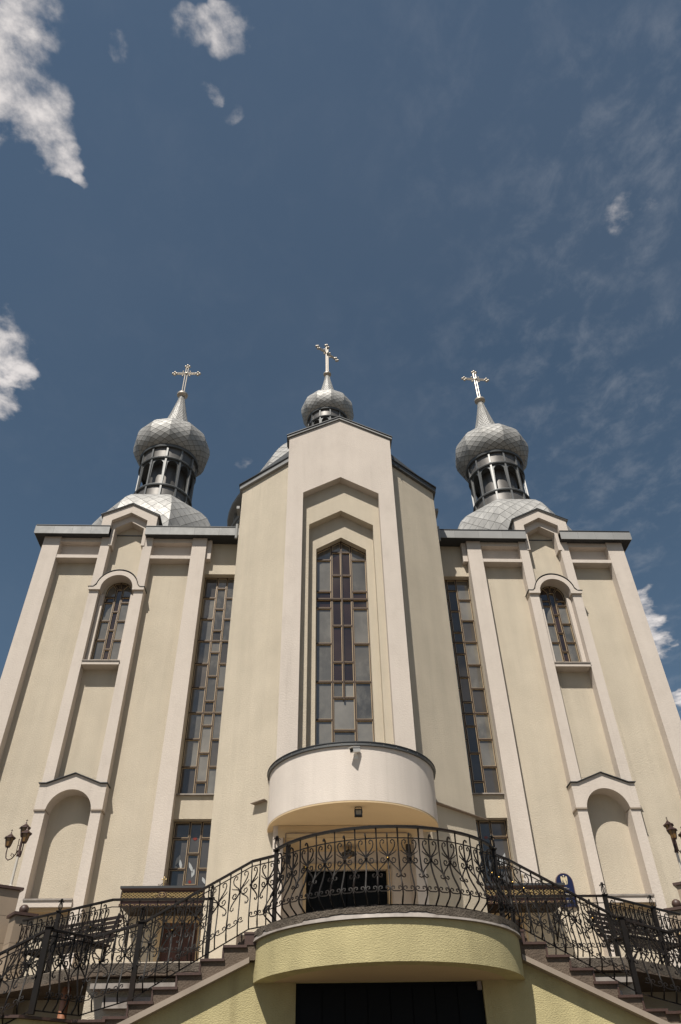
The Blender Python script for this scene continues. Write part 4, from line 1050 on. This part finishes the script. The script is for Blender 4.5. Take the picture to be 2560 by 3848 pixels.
# ------------------------------------------------------------------ plaque
PL = thing('wall_plaque', 'arched dark blue wall plaque with gold angel emblem and lettering', 'plaque', (5.79, WW, 4.5))
px0, px1 = 5.56, 6.02; pc = (px0+px1)/2; pr = (px1-px0)/2
shape = [(px0, 4.53), (px1, 4.53)]+arc(pc, 5.115, pr, 0, 180, 20)
MB().prism(shape, WW-.05, WW-.002).build('rim', 'sign_edge', PL)
MB().prism(inset(shape, .016), WW-.058, WW-.049).build('face', 'sign_blue', PL)
an = MB(); yp = WW-.063
an.prism([(pc+a, 5.055+b) for a, b in ((-.02, .02), (.03, 0), (.045, .03), (.03, .13), (.028, .19), (-.028, .19), (-.03, .12))], yp, yp+.006)
an.ball((pc, yp, 5.265), .022, 8)
for d in (-1, 1):
    an.prism([(pc+d*a, 5.08+b) for a, b in ((.03, .12), (.04, .16), (.06, .19), (.085, .17), (.085, .10), (.07, .0), (.06, -.02), (.055, .06))], yp, yp+.006)
an.build('angel_emblem', 'sign_ink', PL)
def text(body, x, z, size, mname='sign_ink'):
    cu = bpy.data.curves.new('t', 'FONT'); cu.body = body; cu.size = size; cu.align_x = 'CENTER'; cu.extrude = .002
    t = bpy.data.objects.new('t', cu); COL.objects.link(t)
    bpy.context.view_layer.update()
    dg = bpy.context.evaluated_depsgraph_get(); me = bpy.data.meshes.new_from_object(t.evaluated_get(dg))
    COL.objects.unlink(t); bpy.data.objects.remove(t)
    me.transform(Matrix.Translation((x, WW-.062, z)) @ Matrix.Rotation(PI/2, 4, 'X'))
    me.materials.clear(); me.materials.append(MATS[mname])
    o = bpy.data.objects.new('lettering', me); COL.objects.link(o); o.parent = PL; o.matrix_parent_inverse = PINV[PL.name]
text('СТРО', pc-.02, 4.79, .085)
for (z, wds) in ((4.985, (.07,)), (4.955, (.11, .05)), (4.885, (.16, .09)), (4.755, (.09, .06)), (4.675, (.13, .05)), (4.645, (.05, .05, .09))):
    xx = pc-(sum(wds)+.02*(len(wds)-1))/2
    ln_ = MB()
    for w_ in wds:
        nl = max(2, int(w_/.014))
        for i in range(nl): ln_.box(xx+w_*i/nl, xx+w_*(i+.62)/nl, yp, yp+.004, z, z+.012+.003*(i % 2))
        xx += w_+.02
    ln_.build('small_lettering', 'sign_ink', PL)

# ------------------------------------------------------------------ small things
SC = thing('security_camera', 'small white security camera on the round canopy wall', 'camera', (0.10, 15.96, 6.66))
bq = MB().add([], []); 
cdir = Vector((-.75, -.75, -.35)).normalized(); sdv = cdir.cross(Vector((0,0,1))).normalized(); upv = sdv.cross(cdir)
c0 = Vector((0.10, 15.86, 6.66))
def obox(c, a, b, cc, la, lb, lc):
    pts = [c+a*(i*la)+b*(j*lb)+cc*(k*lc) for k in (-1, 1) for (i, j) in ((-1,-1), (1,-1), (1,1), (-1,1))]
    return MB().add(pts, [(0,1,2,3), (4,5,6,7), (0,1,5,4), (1,2,6,5), (2,3,7,6), (3,0,4,7)])
obox(c0, sdv, upv, cdir, .052, .052, .12).build('housing', 'camera_white', SC)
obox(c0+upv*.058+cdir*.012, sdv, upv, cdir, .06, .006, .14).build('sun_hood', 'camera_white', SC)
obox(c0+cdir*.123, sdv, upv, cdir, .040, .038, .004).build('lens', 'black_plastic', SC)
MB().tube([c0-cdir*.06, Vector((0.115, 15.95, 6.60)), Vector((0.12, 16.0, 6.56))], .022, 8).build('bracket', 'camera_white', SC)
MB().box(.07, .17, 15.955, 15.99, 6.50, 6.60).build('wall_plate', 'camera_white', SC)
FLD = thing('floodlight', 'square black floodlight under the round canopy', 'floodlight', (0.16, 16.28, 5.55))
MB().ring(rect(.08, .24, 5.36, 5.50), rect(.10, .22, 5.38, 5.48), 16.22, 16.28).build('housing', 'black_plastic', FLD)
MB().box(.10, .22, 16.235, 16.26, 5.38, 5.48).build('glass', 'flood_glass', FLD)
MB().box(.075, .245, 16.281, 16.32, 5.355, 5.505).build('back', 'black_plastic', FLD)
MB().tube([(.075, 16.27, 5.44), (.085, 16.27, 5.53), (.12, 16.27, 5.565), (.2, 16.27, 5.565), (.235, 16.27, 5.53), (.245, 16.27, 5.44)], .008, 5).build('bracket', 'black_plastic', FLD)
HL_ = thing('porch_lamp', 'dark dish lamp hanging under the porch ceiling', 'lamp', (0.03, 18.1, 5.30))
MB().lathe([(.012, 5.30), (.012, 5.22), (.05, 5.20), (.17, 5.13), (.19, 5.10), (.185, 5.095), (.03, 5.12)], 20, (.03, 18.1, 0)).build('shade', 'dark_metal', HL_, smooth=30)
MB().ball((.03, 18.1, 5.08), .07, 12).build('globe', 'lamp_glass', HL_, smooth=60)
for s in (-1, 1):
    SP = thing('wall_speaker', 'narrow black speaker on the porch pier, '+('left of the door' if s < 0 else 'right of the door'), 'speaker', (s*1.40, 17.8, 4.8), 'speakers beside the door')
    obox(Vector((s*1.36, 17.62, 4.98)), Vector((1, 0, 0)), Vector((0, .2, 1)).normalized(), Vector((0, 1, -.2)).normalized(), .055, .20, .05).build('cabinet', 'black_plastic', SP)
    MB().tube([(s*1.38, 17.7, 5.0), (s*1.48, 17.75, 5.05)], .015, 5).build('bracket', 'black_plastic', SP)
tag(MB().tube([(-1.42, 17.46, 5.1), (-1.42, 17.46, 5.38), (-1.30, 17.46, 5.385), (1.30, 17.46, 5.385), (1.42, 17.46, 5.35), (1.42, 17.46, 5.0)], .012, 6).build('cable_conduit', 'board'), 'thin cable conduit running across the wall above the porch', 'conduit')
MB().box(-1.6, 1.6, 17.475, 17.499, 5.30, 5.552).build('porch_beam', 'soffit', CH)
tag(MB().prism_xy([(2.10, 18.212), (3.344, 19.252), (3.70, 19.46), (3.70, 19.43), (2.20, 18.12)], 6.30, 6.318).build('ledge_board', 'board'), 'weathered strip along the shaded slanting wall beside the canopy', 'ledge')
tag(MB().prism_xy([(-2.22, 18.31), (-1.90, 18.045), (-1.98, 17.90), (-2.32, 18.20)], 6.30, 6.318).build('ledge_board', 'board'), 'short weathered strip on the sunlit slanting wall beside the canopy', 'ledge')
tag(MB().tube([(-4.72, 14.1, GZ), (-4.76, 14.15, 1.6), (-4.80, 14.3, 2.0)], .07, 12).build('drainpipe', 'drainpipe', smooth=40), 'orange drainpipe below the terrace slab behind the stairs', 'drainpipe')
